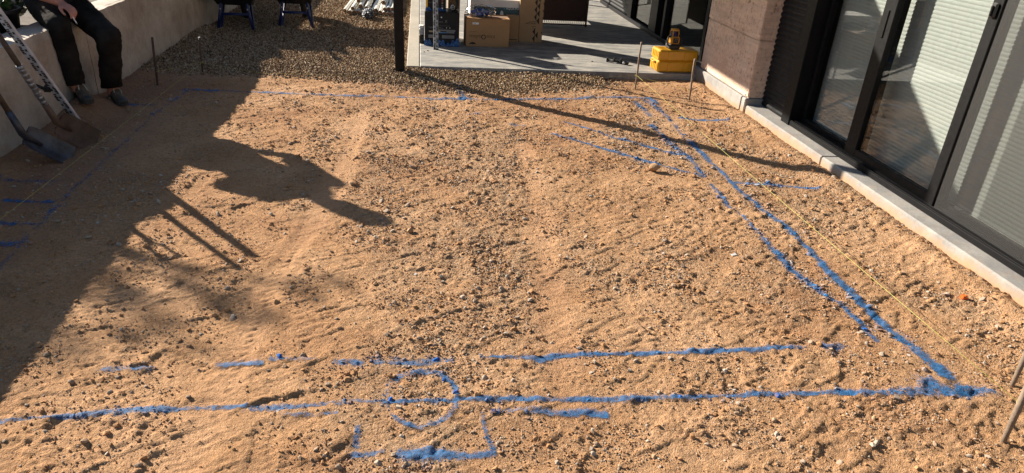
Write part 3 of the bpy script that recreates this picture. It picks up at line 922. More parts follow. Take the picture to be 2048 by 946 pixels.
# ------------------------------------------------------------------ gravel
NG = 62000
t_ = rng.random(NG)
gx = rng.uniform(-2.56, -0.10, NG); gy = 6.6 + 5.9 * t_ ** 1.35
n2 = 11000
gx = np.concatenate([gx, rng.uniform(-0.3, 2.2, n2)]); gy = np.concatenate([gy, rng.uniform(6.2, 7.12, n2)])
gm = gravel_map(gx, gy)
kp = (rng.random(len(gx)) < gm ** 0.7) & ~((gx > -0.12) & (gy > 7.11)) & ~((np.abs(gx + .19) < .07) & (np.abs(gy - 6.97) < .07))
gx, gy, gm = gx[kp], gy[kp], gm[kp]
gs = 0.0052 + 0.0062 * rng.random(len(gx)) + 0.001 * np.clip(gy - 7, 0, 3)
gz = gh(gx, gy) + rng.random(len(gx)) * 0.012 * gm
print('gravel', len(gx))
V, Fm = pebbles(gx, gy, gz + gs * 0.25, gs, 0.8, 0.28, True)
gv_o = link('gravel', fast_mesh('gravel', V, Fm, {'tint': np.repeat(rng.random(len(gx)), 6)}), peb_m)
tag(gv_o, 'brown pea gravel spread beside and in front of the patio', 'gravel', kind='stuff')


# ------------------------------------------------------------------ patio
def patch_slab(name, x0, x1, y0, y1, z0, z1, mat, bev, parent=None):
    return MB().box(((x0 + x1) / 2, (y0 + y1) / 2, (z0 + z1) / 2), (x1 - x0, y1 - y0, z1 - z0), bev).build(name, mat, parent)


patio = tag(patch_slab('patio_slab', 0.004, 3.17, 7.12, 15.0, -0.12, 0.060, patio_m, 0.008), 'grey brushed concrete patio slab under the verandah', 'patio', kind='structure')
patch_slab('border_strip', -0.13, -0.001, 7.125, 15.0, -0.12, 0.058, conc_edge, 0.006, patio)
for (lx, ly, lr) in ((0.09, 7.86, .5), (0.05, 7.8, 1.4), (1.42, 7.36, 2.0), (1.9, 7.6, .3)):
    MB().box((lx, ly, 0.064), (0.022, 0.010, 0.006), 0.002, RZ(lr)).build('dirt_crumb', soil_m, patio)

# ------------------------------------------------------------------ house wall with sliding doors
HX = 3.17
house = thing('house', 'house wall with rammed-earth pier, black-framed sliding doors and pale blinds', 'house', (3.2, 4.5, 0))
HI = Vector((-3.2, -4.5, 0))


def hp(mb, name, mat, parent=None):
    """part of the house given in world coordinates"""
    mb.v = [tuple(Vector(v) + HI) for v in mb.v]
    return mb.build(name, mat, parent or house)


def W(x0, x1, y0, y1, z0, z1, bev=0.0):
    return MB().box(((x0 + x1) / 2, (y0 + y1) / 2, (z0 + z1) / 2), (x1 - x0, y1 - y0, z1 - z0), bev)


# plinth kerb, in lengths with open joints between them
for (a, b) in ((4.545, 5.885), (1.90, 4.540), (-2.0, 1.895)):
    hp(W(2.945, 3.60, a, b, -0.15, 0.082, 0.009), 'plinth_length', conc_plinth)
hp(W(2.930, 3.60, 5.890, 7.40, -0.15, 0.142, 0.008), 'pier_plinth', conc_plinth)
# rammed-earth pier in lifts
pier = hp(W(3.00, 3.52, 5.96, 7.06, 0.143, 2.60), 'pier', rammed)
zz = [0.1435, 0.655, 1.19, 1.72, 2.25, 2.62]
for i in range(5):
    bm = bmesh.new()
    bmesh.ops.create_cube(bm, size=1)
    dx = random.uniform(-.004, .004)
    for v in bm.verts:
        v.co = Vector((3.24 + dx + v.co.x * 0.58, 6.50 + v.co.y * 1.20, zz[i] + 0.002 + (v.co.z + .5) * (zz[i + 1] - zz[i] - 0.003)))
    bmesh.ops.bevel(bm, geom=list(bm.edges), offset=0.008, segments=2, affect='EDGES')
    bmesh.ops.triangulate(bm, faces=[f for f in bm.faces if len(f.verts) > 4])
    bmesh.ops.subdivide_edges(bm, edges=[e for e in bm.edges if e.calc_length() > .12], cuts=7, use_grid_fill=True)
    for v in bm.verts:
        p = v.co
        k = math.sin(p.y * 31 + p.z * 17) * math.sin(p.z * 43 + p.x * 29) + math.sin(p.y * 67 - p.z * 53) * 0.5
        v.co += Vector((0.0016, 0.0010, 0.0)) * k + HI
    me = bpy.data.meshes.new('earth_lift'); bm.to_mesh(me); bm.free()
    link('earth_lift', me, rammed, pier)


def ribbed(x, y0, y1, z0, z1, pitch, depth, prof=6):
    """horizontally ribbed sheet facing -X"""
    n = int((z1 - z0) / pitch * prof)
    vs = []; fs = []
    for i in range(n + 1):
        z = z0 + (z1 - z0) * i / n
        ph = (i % prof) / prof
        xx = x + depth * (abs(math.sin(math.pi * ph)) ** 0.8) * -1
        for y in (y0, y1): vs.append((xx, y, z))
    for i in range(n): fs.append((2 * i, 2 * i + 1, 2 * i + 3, 2 * i + 2))
    return MB().add(vs, fs, True)


hp(ribbed(3.105, 5.435, 5.895, 0.083, 2.6, 0.046, 0.014), 'ribbed_cladding', black_clad)
hp(W(3.108, 3.2, 5.435, 5.895, 0.083, 2.6), 'cladding_backing', dark_room)
# sliding-door set: jambs, threshold track, head
hp(W(3.055, 3.215, 5.30, 5.432, 0.0835, 2.35, 0.004), 'door_jamb', black_al)
track = hp(W(3.065, 3.215, -1.0, 5.298, 0.0835, 0.120, 0.003), 'threshold', black_al)
for k in range(5):
    hp(W(3.068 + k * 0.026, 3.076 + k * 0.026, -1.0, 5.296, 0.1205, 0.130 + 0.004 * (k % 2), 0.0015), 'track_rib', black_al, track)
hp(W(3.055, 3.215, -1.0, 5.30, 2.35, 2.6, 0.004), 'door_head', black_al)


def door_leaf(y0, y1, x, st0, st1, gl, handle=None):
    """one sliding leaf: stiles st0/st1 are y-ranges, glass between"""
    rz_ = 0.190 if x < 3.15 else 0.158
    d = hp(W(x - 0.022, x + 0.022, y0, y1, 0.131, rz_, 0.003), 'sliding_door', black_al)
    for (a, b) in (st0, st1):
        if b - a > 0.001: hp(W(x - 0.024, x + 0.024, a, b, 0.131, 2.345, 0.004), 'stile', black_al, d)
    hp(W(x - 0.022, x + 0.022, y0, y1, 2.28, 2.345, 0.003), 'top_rail', black_al, d)
    hp(W(x - 0.003, x + 0.003, y0 + 0.005, y1 - 0.005, rz_ - .002, 2.282), 'pane', gl, d)
    return d


l1 = door_leaf(4.43, 5.30, 3.185, (4.43, 4.50), (5.26, 5.299), glass)
l2 = door_leaf(3.535, 4.53, 3.120, (3.535, 3.615), (4.40, 4.53), glass)
l3 = door_leaf(2.40, 3.60, 3.185, (2.40, 2.47), (3.56, 3.60), glass)
l4 = door_leaf(0.9, 2.44, 3.120, (0.9, 0.98), (2.36, 2.44), glass)
# pull handle on the second leaf, round latch on its other stile
hnd = hp(W(3.088, 3.0955, 4.455, 4.490, 0.96, 1.14, .003), 'pull_handle', black_al, l2)
hp(W(3.076, 3.0945, 3.553, 3.597, 1.235, 1.315, .016), 'latch', rubber, l2)
hp(W(3.066, 3.0755, 3.567, 3.583, 1.245, 1.300, .004), 'latch_lever', black_al, l2)
# insect screen panel sliding outside the third leaf
scr = hp(W(3.075, 3.089, 2.0, 2.03, 0.131, 2.345, 0.003), 'screen_door', black_al)
hp(W(3.0815, 3.0825, 2.03, 3.50, 0.14, 2.33), 'insect_screen', screen_m, scr)
hp(W(3.075, 3.089, 2.03, 3.50, 2.31, 2.345, 0.003), 'screen_rail', black_al, scr)
# honeycomb blind behind the glass, one per leaf
for (a, b) in ((4.4702, 5.285), (3.5702, 4.4698), (2.4352, 3.5698), (0.95, 2.4348)):
    bl = hp(ribbed(3.262, a, b, 0.135, 2.3, 0.0255, 0.0040, 8), 'honeycomb_blind', blind_m)
    hp(W(3.245, 3.270, a, b, 0.118, 0.1345, 0.003), 'bottom_bar', white_card, bl)
hp(W(3.30, 3.34, -1.0, 5.90, 0.0825, 2.6), 'inner_lining', dark_room)
# glazed wall along the patio
hp(W(3.10, 3.215, 7.41, 12.3, 0.0605, 0.115, 0.004), 'patio_threshold', black_al)
hp(W(3.10, 3.215, 7.41, 12.3, 2.3, 2.48, 0.004), 'patio_head', black_al)
for (a, b) in ((7.065, 7.16), (7.50, 7.58), (8.90, 8.98), (9.22, 9.52), (10.42, 10.62)):
    hp(W(3.11, 3.215, a, b, 0.1155 if a > 7.4 else 0.1425, 2.299, 0.004), 'mullion', black_al)
for (a, b, g) in ((7.16, 7.50, glass_dark), (7.58, 8.90, glass_dark), (8.98, 9.22, glass_dark), (9.52, 10.42, glass_dark)):
    hp(W(3.160, 3.166, a + .001, b - .001, 0.1425, 2.298), 'pane', g)
hp(ribbed(3.13, 10.625, 12.2, 0.1155, 2.298, 0.05, 0.014), 'ribbed_cladding', black_clad)
hp(W(3.135, 3.215, 10.625, 12.2, 0.1155, 2.298), 'cladding_backing', dark_room)
hp(W(5.2, 5.3, 7.0, 12.3, 0.0, 2.6), 'room_wall', dark_room)
hp(W(3.22, 5.19, 7.08, 12.3, -0.05, 0.05), 'room_floor', dark_room)
hp(W(3.22, 5.19, 12.2, 12.3, 0.06, 2.6), 'room_end', dark_room)
hp(W(3.0, 5.4, -2.0, 13.5, 2.6205, 3.0), 'eaves_wall', roof_m)
hp(W(3.53, 5.19, 5.95, 7.06, 0.0, 2.6), 'room_partition', dark_room)

# ------------------------------------------------------------------ verandah: post, beam, roof
ver = thing('verandah', 'black steel verandah post at the patio corner with its roof', 'verandah', (-0.19, 6.97, 0))
pm = MB().box((0, 0, 1.26), (0.092, 0.092, 2.54), 0.006)
pm.v = [(v[0] - 0.016 * v[2], v[1] + 0.0 * v[2], v[2]) for v in pm.v]
pm.build('post', post_m, ver)
MB().box((0, 0, 0.012), (0.15, 0.15, 0.012), 0.002).build('base_plate', post_m, ver)
MB().box((1.288, 3.6, 2.56), (4.104, 7.2, 0.12), 0.006).build('roof', roof_m, ver)
for x_ in (0.9, 2.0, 3.0): MB().box((x_ - .3, 3.6, 2.475), (0.05, 7.1, 0.045)).build('rafter', roof_m, ver)

# ------------------------------------------------------------------ retaining wall and the bed behind it
rw = thing('retaining_wall', 'low rough concrete retaining wall along the left side', 'wall', (-2.66, 6, 0))
y0 = 2.0
for i, yb in enumerate((4.28, 5.86, 7.18, 7.72, 9.2, 11.0, 13.5)):
    n1, n2 = 26, 9
    vs = []; fs = []
    me_b = bmesh.new()
    r_ = bmesh.ops.create_cube(me_b, size=1)
    off = random.uniform(-.004, .004)
    for v in me_b.verts:
        v.co = Vector((v.co.x * 0.20 + off, y0 - 6 + (v.co.y + .5) * (yb - y0 - 0.004) + 0.002, -0.1 + (v.co.z + .5) * 0.748))
    bmesh.ops.subdivide_edges(me_b, edges=list(me_b.edges), cuts=12, use_grid_fill=True)
    for v in me_b.verts:
        p = v.co
        k = math.sin(p.y * 9 + p.z * 7 + i) * .5 + math.sin(p.y * 23 - p.z * 31) * .35 + math.sin(p.y * 57 + p.z * 41) * .2
        e = math.exp(-((p.z - 0.648) / .03) ** 2)
        v.co.x += 0.003 * k - (0.010 * e * (0.5 + 0.5 * math.sin(p.y * 41)) if p.x > 0 else 0)
        v.co.z += -0.006 * e * (0.5 + 0.5 * math.sin(p.y * 27 + 2)) * (1 if p.x > 0.05 else .3)
    me = bpy.data.meshes.new('wall_panel'); me_b.to_mesh(me); me_b.free()
    link('wall_panel', me, conc_wall, rw)
    y0 = yb
bx = np.concatenate([[-40, -20, -10], np.arange(-6, -2.73, 0.12)]); by = np.arange(-2, 22, 0.12)
BX, BY = np.meshgrid(bx, by)
BZ = 0.56 + 0.05 * fbm(BX, BY, 1.2, 3, 141) + 0.03 * fbm(BX, BY, 4, 2, 151) - 0.03 * sstep(-3.0, -2.7, BX)
ib = np.arange(BX.size).reshape(BX.shape)
FB = np.stack([ib[:-1, :-1].ravel(), ib[:-1, 1:].ravel(), ib[1:, 1:].ravel(), ib[1:, :-1].ravel()], 1)
tag(link('garden_bed', fast_mesh('garden_bed', np.stack([BX.ravel(), BY.ravel(), BZ.ravel()], 1), FB, None, True), soil_m), 'dark soil bed raised behind the concrete wall', 'soil', kind='structure')


# ------------------------------------------------------------------ plants
def leaves(n, centre, rad, size, upb=0.3, seed=1):
    r = np.random.default_rng(seed)
    d = r.normal(size=(n, 3)); d /= np.linalg.norm(d, axis=1)[:, None]
    p = d * (r.random((n, 1)) ** 0.45) * np.array(rad) + np.array(centre)
    a = r.normal(size=(n, 3)); a /= np.linalg.norm(a, axis=1)[:, None]; a[:, 2] = np.abs(a[:, 2]) * .6 + upb
    b = np.cross(a, r.normal(size=(n, 3))); b /= np.linalg.norm(b, axis=1)[:, None]
    s = size * (0.6 + 0.8 * r.random((n, 1)))
    c = np.cross(a, b); c /= np.linalg.norm(c, axis=1)[:, None]
    V = np.stack([p - a * s, p + b * s * .42 + c * s * .1, p + a * s, p - b * s * .42 + c * s * .1], 1).reshape(-1, 3)
    F = np.arange(n * 4).reshape(n, 4)
    return V, F


def pot(loc, r, h, name='plant_pot', label=''):
    t = thing(name, label, 'plant pot', loc)
    MB().lathe([(0.001, 0), (r * .8, 0), (r, h), (r * 1.06, h), (r * 1.06, h - .03), (r * 1.0, h - .032)], n=22).build('pot_body', pot_m, t)
    MB().lathe([(r * .96, h - .002), (r * .93, h - .03), (0.001, h - .03)], n=22).build('potting_soil', soil_m, t)
    return t


p1 = pot((-2.985, 4.96, 0.50), 0.20, 0.33, label='black plant pot with a red label behind the left wall')
MB().box((0.196, -0.055, 0.24), (0.004, 0.13, 0.10), 0.001, RZ(-0.35)).build('label', red_lab, p1)
p2 = pot((-2.985, 5.42, 0.48), 0.19, 0.28, label='black plant pot under the pale leaves beside the seated person')


def text_mesh(body, size, mat, parent, loc, rot, name='lettering', ext=0.0006, sx=1.0):
    cu = bpy.data.curves.new('txt', 'FONT'); cu.body = body; cu.size = size; cu.extrude = ext; cu.resolution_u = 3
    ob = bpy.data.objects.new('txt', cu); COL.objects.link(ob)
    dg = bpy.context.evaluated_depsgraph_get(); dg.update()
    me = bpy.data.meshes.new_from_object(ob.evaluated_get(dg))
    bpy.data.objects.remove(ob); bpy.data.curves.remove(cu)
    me.materials.clear()
    o = link(name, me, mat, parent, loc); o.rotation_euler = rot; o.scale = (sx, 1, 1)
    return o


lab_rot = Euler((math.pi / 2, 0, math.pi / 2 - 0.35))
text_mesh('IES', 0.055, white_print, p1, (0.196, -0.100, 0.225), lab_rot, 'label_lettering')
MB().box((0.198, -0.06, 0.205), (0.004, 0.05, 0.012), 0, RZ(-0.35)).build('label_bar', white_print, p1)


def bush(name, label, loc, rad, n, size, mats, h0, seed):
    t = thing(name, label, 'plant', loc)
    m = MB()
    r = random.Random(seed)
    for k in range(7):
        a = r.uniform(0, 6.28)
        tip = Vector((math.cos(a) * rad[0] * .7, math.sin(a) * rad[1] * .7, h0 + rad[2] * r.uniform(.6, 1.5)))
        m.tube([(0, 0, 0), tip * .5 + Vector((r.uniform(-.03, .03), r.uniform(-.03, .03), .03)), tip], [.007, .005, .002], 6)
    m.build('stems', bark, t)
    for j, (mt, fr) in enumerate(mats):
        V, F = leaves(int(n * fr), (0, 0, h0 + rad[2]), rad, size, seed=seed + j)
        link('foliage', fast_mesh('foliage', V, F), mt, t)
    return t


bush('potted_shrub', 'dark leafy shrub growing in the labelled black pot', (-3.03, 4.98, 0.775), (.20, .24, .065), 900, .022, ((leaf_g, 1.0),), .0, 3)
bush('potted_plant', 'dark low plant in the pot next to the seated person', (-2.99, 5.42, 0.735), (.16, .20, .05), 260, .04, ((leaf_g, 1.0),), .0, 8)
bush('pale_leaf_plant', 'bush with dry pale leaves right behind the seated person', (-3.08, 5.86, 0.5), (.16, .16, .20), 620, .05, ((leaf_w, .35), (leaf_g, .65)), .12, 18)  # real pale-leaved plant, its bulk sized to keep sun off the thigh


def tree(name, label, loc, trunk_h, clumps, n, seed):
    t = thing(name, label, 'tree', loc)
    r = random.Random(seed)
    m = MB()
    top = Vector((0.1, 0.05, trunk_h))
    m.tube([(0, 0, -0.1), (0.03, 0.02, trunk_h * .4), (0.06, -.02, trunk_h * .75), top], [.06, .05, .04, .03], 10)
    for (c, rr) in clumps:
        c = Vector(c)
        m.tube([top * .85, top.lerp(c, .5) + Vector((r.uniform(-.1, .1), r.uniform(-.1, .1), .08)), c], [.025, .014, .004], 7)
    m.build('trunk', bark, t)
    Vs, Fs, b = [], [], 0
    for j, (c, rr) in enumerate(clumps):
        V, F = leaves(int(n * rr * rr * 2.1), c, (rr * .85, rr * .85, rr * .5), .035, seed=seed + j)
        Vs.append(V); Fs.append(F + b); b += len(V)
    link('crown', fast_mesh('crown', np.concatenate(Vs), np.concatenate(Fs)), leaf_g, t)
    return t


# sparse tree beyond the wall; its lowest branches shade the dirt at the lower left
def back(x, y, L):
    return (x - SUN_H.x * L, y - SUN_H.y * L, L * math.tan(SUN_EL))


tl = Vector((-7.6, 7.9, 0.5))
cl = []
rt_ = random.Random(9)
for (x_, y_, r_) in ((-1.42, 2.92, .16), (-1.10, 2.63, .10), (-0.78, 2.72, .13), (-1.38, 2.42, .12), (-0.52, 2.83, .10), (-1.05, 2.92, .09), (-0.90, 2.42, .07), (-1.25, 2.78, .10), (-0.66, 2.62, .08), (-0.95, 2.80, .08), (-1.18, 2.50, .07), (-0.38, 2.90, .07), (-1.55, 2.62, .12), (-0.80, 2.95, .06)):
    p = Vector(back(x_, y_, 8.1 + rt_.uniform(-.6, .9))) - tl
    cl.append((tuple(p), r_ * 1.15))
tree('garden_tree', 'tree standing beyond the left wall, out of the picture', tl, 2.6, cl, 900, 5)


# ------------------------------------------------------------------ helper: parts given in world coordinates under a thing
def wp(mb, name, mat, t):
    mb.v = [tuple(Vector(v) - t.location) for v in mb.v]
    return mb.build(name, mat, t)


def lerp(a, b, k): return Vector(a).lerp(Vector(b), k)


# ------------------------------------------------------------------ cartons and gear on the patio
def carton(name, label, x0, x1, y0, y1, z0, z1, mat, tape=True, rz=0.0, tape_mat=None):
    t = thing(name, label, 'box', ((x0 + x1) / 2, (y0 + y1) / 2, z0), (0, 0, rz))
    sx, sy, sz_ = x1 - x0, y1 - y0, z1 - z0
    MB().box((0, 0, sz_ / 2), (sx, sy, sz_), 0.005).build('carton_body', mat, t)
    if tape:
        for s in (-1, 1):
            MB().box((0, s * sy * .2505, sz_ + .0015), (sx * .995, sy * .492, .003), .001).build('top_flap', mat, t)
        if tape_mat: MB().box((0, 0, sz_ + .0037), (sx * .98, .045, .001)).build('tape', tape_mat, t)
    return t, sx, sy, sz_


FR = (math.pi / 2, 0, 0)                  # lettering on a face turned to -Y
PZ = 0.0605
mb_, sx, sy, sz_ = carton('cardboard_box', 'closed brown cardboard box printed maytronics on the patio', .525, 1.030, 8.19, 8.50, PZ, .375, kraft, True, 0.03, tape_m)
f = -sy / 2 - .0006
text_mesh('maytr', .058, brown_ink, mb_, (-.215, f, .105), FR, 'lettering', sx=1.12)
text_mesh('nics', .058, brown_ink, mb_, (-.013, f, .105), FR, 'lettering', sx=1.12)
MB().lathe([(.019, -.0006), (.019, .0006), (.027, .0006), (.027, -.0006), (.019, -.0006)], (-.048, f, .112), 24, RX(math.pi / 2), False).build('printed_ring', ink, mb_)
text_mesh('SUPERIOR CLEAN', .012, brown_ink, mb_, (-.215, f, .165), FR, 'lettering')
pts = [(-.22, .022), (-.20, .046), (-.17, .054), (-.145, .044), (-.13, .026), (-.15, .030), (-.17, .024), (-.19, .030)]
MB().prism([(p[0], p[1]) for p in pts], -.0005, .0005, RX(math.pi / 2), (0, f, 0)).build('printed_logo', ink, mb_)
MB().box((-.145, f, .262), (.072, .001, .022)).build('sticker', white_print, mb_)
text_mesh('C7572', .012, ink, mb_, (-.172, f - .001, .257), FR, 'lettering')
MB().box((.10, -.10, sz_ + .0036), (.16, .012, .001)).build('printed_line', red_ink, mb_)

# clear bag with blue rollers on it
bag = thing('plastic_bag', 'clear plastic bag of blue rollers lying on the cardboard box', 'bag', (.70, 8.31, .3785))
bm = bmesh.new()
bmesh.ops.create_icosphere(bm, subdivisions=4, radius=1)
for v in bm.verts:
    c = v.co
    k = 1 + .07 * math.sin(c.x * 9 + c.z * 13) + .05 * math.sin(c.y * 17 + c.x * 11) + .04 * math.sin(c.z * 29 + c.x * 23)
    v.co = Vector((c.x * .175 * k, c.y * .115 * k, max(0.002, .062 + c.z * .072 * k)))
for fc in bm.faces: fc.smooth = True
me = bpy.data.meshes.new('bag_film'); bm.to_mesh(me); bm.free()
bagf = link('bag_film', me, plastic_clear, bag)
for (x_, y_, z_, a, l, r) in ((-.075, .0, .055, .5, .075, .022), (-.01, .03, .075, .0, .07, .020), (.06, .0, .055, -.5, .08, .022), (-.01, -.03, .032, .1, .085, .023), (.085, .03, .04, 1.2, .07, .018)):
    d = Vector((math.cos(a), 0, math.sin(a) * .6)).normalized() * l / 2
    c = Vector((x_, y_, z_))
    rl = MB().tube([c - d, c + d], r, 14).build('roller', blue_foam, bag)
    for s in (-1, 1): MB().tube([c + d * s * 1.01, c + d * s * 1.16], r * .82, 12).build('roller_cap', white_print, rl)

wt, sx, sy, sz_ = carton('white_teal_box', 'white box with dark teal printed front behind the maytronics box', .60, 1.22, 8.62, 9.02, PZ, .53, white_card, True)
f = -sy / 2 - .0006
MB().box((.02, f, sz_ / 2 - .03), (sx * .92, .001, sz_ * .78)).build('printed_panel', teal_card, wt)
MB().ell((.07, f - .001, .30), (.022, .001, .05), None, 14, 8).build('printed_picture', white_card, wt)
text_mesh('AQUA PURE', .035, white_print, wt, (.12, f - .001, .365), FR, 'lettering')
MB().ell((.10, f - .001, .378), (.010, .001, .014), None, 12, 6).build('printed_drop', lblue_print, wt)

tk, sx, sy, sz_ = carton('tall_cardboard_box', 'tall cardboard box with black triangle pattern and upside-down lettering', 1.190, 1.482, 8.56, 8.80, PZ, 1.06, kraft2, True)
f = -sy / 2 - .0006
for k in range(24):
    zc = .045 + k * .0425
    if k in (3, 4): continue
    xo = .062 + (.034 if k % 2 else 0.0) + (.0 if k > 2 else -.006)
    for (pa_, pb_, pc_) in (((-.033, 0), (0, .044), (0, -.044)),) + ((((.034, .0425), (.050, .0425), (.050, .010)),) if k % 2 else ()):
        MB().add([(xo + q_[0] if xo + q_[0] < .1445 else .1445, f, zc + q_[1]) for q_ in (pa_, pb_, pc_)], [(0, 1, 2)]).build('printed_triangle', ink, tk)
text_mesh('HEXAGAM', .030, ink, tk, (.062, f - .0004, .235), (math.pi / 2, math.pi, 0), 'lettering', sx=.9)
for (z_, l_) in ((.247, .085), (.190, .055), (.170, .045)):
    MB().box((.062 - l_ / 2, f, z_), (l_, .001, .004)).build('printed_line', ink, tk)
lk, sx, sy, sz_ = carton('low_cardboard_box', 'low cardboard box between the maytronics box and the tall box', 1.036, 1.186, 8.54, 8.82, PZ, .372, kraft2, False)
MB().box((0, -sy / 2 - .0006, .03), (.13, .001, .008)).build('printed_line', ink, lk)

# black printed boxes with blue plastic round them
kb, sx, sy, sz_ = carton('black_box', 'black printed box with blue plastic round its foot, lower of two', .062, .448, 8.155, 8.47, PZ, .437, blackbox, False, -.03)
f = -sy / 2 - .0008
text_mesh('nano', .026, grey_print, kb, (-.035, f, .262), FR)
text_mesh('X', .042, grey_print, kb, (.034, f, .262), FR)
st = [(math.cos(math.pi / 2 + k * math.pi / 5) * (.011 if k % 2 == 0 else .0045), math.sin(math.pi / 2 + k * math.pi / 5) * (.011 if k % 2 == 0 else .0045)) for k in range(10)]
MB().prism(st, -.0005, .0005, RX(math.pi / 2), (-.005, f, .318)).build('printed_star', white_print, kb)
for (x_, z_, l_, h_, m_) in ((.0, .226, .18, .002, grey_print), (-.08, .208, .15, .003, grey_print), (-.06, .198, .16, .003, grey_print), (.055, .205, .008, .008, white_print), (.092, .205, .008, .008, white_print),
                            (.03, .176, .25, .018, grey_print), (-.08, .160, .13, .016, tan_print), (.01, .150, .12, .008, lblue_print), (.10, .156, .09, .020, grey_print), (-.09, .105, .12, .036, grey_print), (.075, .105, .14, .036, grey_print)):
    MB().box((x_, f, z_), (l_, .001, h_)).build('printed_block', m_, kb)
wr = MB()
vs = []; fs = []
nn = 44
for i in range(nn + 1):
    x_ = -sx / 2 - .006 + (sx + .012) * i / nn
    for j in range(6):
        z_ = .002 + j * .013 * (0.75 + .30 * math.sin(i * .37) + .22 * math.sin(i * 1.1) + (.8 if i > nn - 6 else 0) * (i - nn + 6) / 6)
        y_ = -sy / 2 - .004 - .006 * (1 + math.sin(i * .9 + j * 1.7) * .6 + math.sin(i * 2.3 - j * 2.1) * .4)
        vs.append((x_, y_, z_))
for i in range(nn):
    for j in range(5): fs.append((i * 6 + j, (i + 1) * 6 + j, (i + 1) * 6 + j + 1, i * 6 + j + 1))
wr.add(vs, fs, False).build('plastic_wrap', blue_wrap, kb)
kb2, sx, sy, sz_ = carton('black_yellow_box', 'black box with a yellow side, upper of two', .075, .300, 8.22, 8.45, .4375, .80, blackbox, False, -.02)
f = -sy / 2 - .0008
MB().box((-sx / 2 - .0008, 0, sz_ / 2 + .012), (.0015, sy * .94, sz_ * .9)).build('yellow_side', yellow_card, kb2)
MB().box((-sx / 2 + .010, f, sz_ / 2 + .012), (.018, .001, sz_ * .9)).build('yellow_edge', yellow_card, kb2)
text_mesh('nano', .022, grey_print, kb2, (-.085, f, .085), FR)
MB().prism(st, -.0005, .0005, RX(math.pi / 2), (-.05, f, .125)).build('printed_star', white_print, kb2)
for k in range(4): MB().box((.07, f, .03 + k * .028), (.016, .001, .016)).build('printed_icon', [white_print, grey_print, tan_print, red_ink][k], kb2)
wr = MB(); vs = []; fs = []
for i in range(25):
    x_ = -sx / 2 + sx * i / 24
    for j in range(4):
        vs.append((x_, -sy / 2 - .004 - .006 * (1 + math.sin(i * 1.3 + j * 2)), .001 + j * .009 * (1 + .4 * math.sin(i * .5))))
for i in range(24):
    for j in range(3): fs.append((i * 4 + j, (i + 1) * 4 + j, (i + 1) * 4 + j + 1, i * 4 + j + 1))
wr.add(vs, fs, False).build('plastic_wrap', blue_wrap, kb2)
jet = thing('pool_fitting', 'white round pool fitting with a black hole on the black box', 'fitting', (.375, 8.27, .4375))
MB().ell((0, 0, .038), (.028, .026, .030), None, 16, 10).build('fitting_body', white_card, jet)
MB().lathe([(.010, 0), (.017, .0), (.017, .014), (.010, .014), (.010, .002), (.001, .002)], (.004, -.022, .042), 16, RX(math.pi / 2)).build('fitting_ring', rubber, jet)
MB().box((0, .0, .006), (.03, .03, .012), .004).build('fitting_foot', rubber, jet)
hs = MB().tube([(.02, .03, .012), (.05, .05, .04), (.05, .06, .12), (.045, .07, .24), (.05, .09, .33)], .016, 10)
hs.build('fitting_hose', rubber, jet)
kk, sx, sy, sz_ = carton('striped_carton', 'pale carton with stripes standing behind the white pool fitting', .33, .47, 8.50, 8.68, PZ, .66, kraft2, False)
for k in range(26):
    MB().box((0, -sy / 2 - .0008, .30 + k * .0115), (.13, .001, .004)).build('printed_stripe', brown_ink, kk)
pu = thing('pump_unit', 'small white and black pump unit left of the black boxes', 'pump', (.025, 8.30, PZ))
MB().box((0, 0, .05), (.055, .10, .10), .008).build('pump_base', rubber, pu)
MB().box((0, -.002, .135), (.055, .10, .068), .008).build('pump_body', alu_d, pu)
MB().box((0, -.002, .185), (.058, .104, .03), .008).build('pump_lid', white_card, pu)


# graduated staffs
def staff(label, base, top, wid, thick, xhint, mat, marks):
    base, top = Vector(base), Vector(top)
    t = thing('measuring_staff', label, 'measuring staff', base)
    R = frame(top - base, xhint)
    L = (top - base).length
    MB().box(R @ Vector((0, 0, L / 2)), (wid, thick, L), .004, R).build('staff_body', mat, t)
    m = MB()
    k = 0; z_ = .012
    rr = random.Random(4)
    while z_ < L - .02:
        sd = -1 if (k // 5) % 2 == 0 else 1
        m.box(R @ Vector((sd * wid * .24, -thick / 2 - .0006, z_)), (wid * (.36 if k % 2 == 0 else .22), .001, .0085), 0, R)
        if k % 5 == 0: m.box(R @ Vector((sd * wid * .40, -thick / 2 - .0006, z_ + .018)), (wid * .10, .001, .045), 0, R)
        if k % 5 == 2:
            m.box(R @ Vector((-sd * wid * .20, -thick / 2 - .0006, z_)), (wid * .26, .001, .016), 0, R)
        k += 1; z_ += .0125
    m.build('scale_marks', marks, t)
    MB().box(R @ Vector((0, 0, .004)), (wid * 1.04, thick * 1.1, .008), .001, R).build('foot_plate', rubber, t)
    return t, R, L


s1, R1, L1 = staff('white graduated measuring staff leaning on the left wall beside the shovels', (-2.345, 5.02, gh(-2.345, 5.02) + .005), (-2.535, 4.60, 1.02), .056, .022, (.95, -.25, .1), alu, ink)
c = R1 @ Vector((-.036, -.006, .36))
MB().box(c, (.05, .05, .035), .006, R1).build('receiver_clamp', rubber, s1)
MB().tube([R1 @ Vector((-.06, -.01, .36)), R1 @ Vector((-.10, -.02, .40))], .011, 10).build('clamp_knob', rubber, s1)
s2, R2, L2 = staff('grey graduated staff standing against the black boxes', (.183, 7.955, PZ), (.160, 8.135, 1.55), .055, .022, (1, -.05, 0), alu_d, ink)

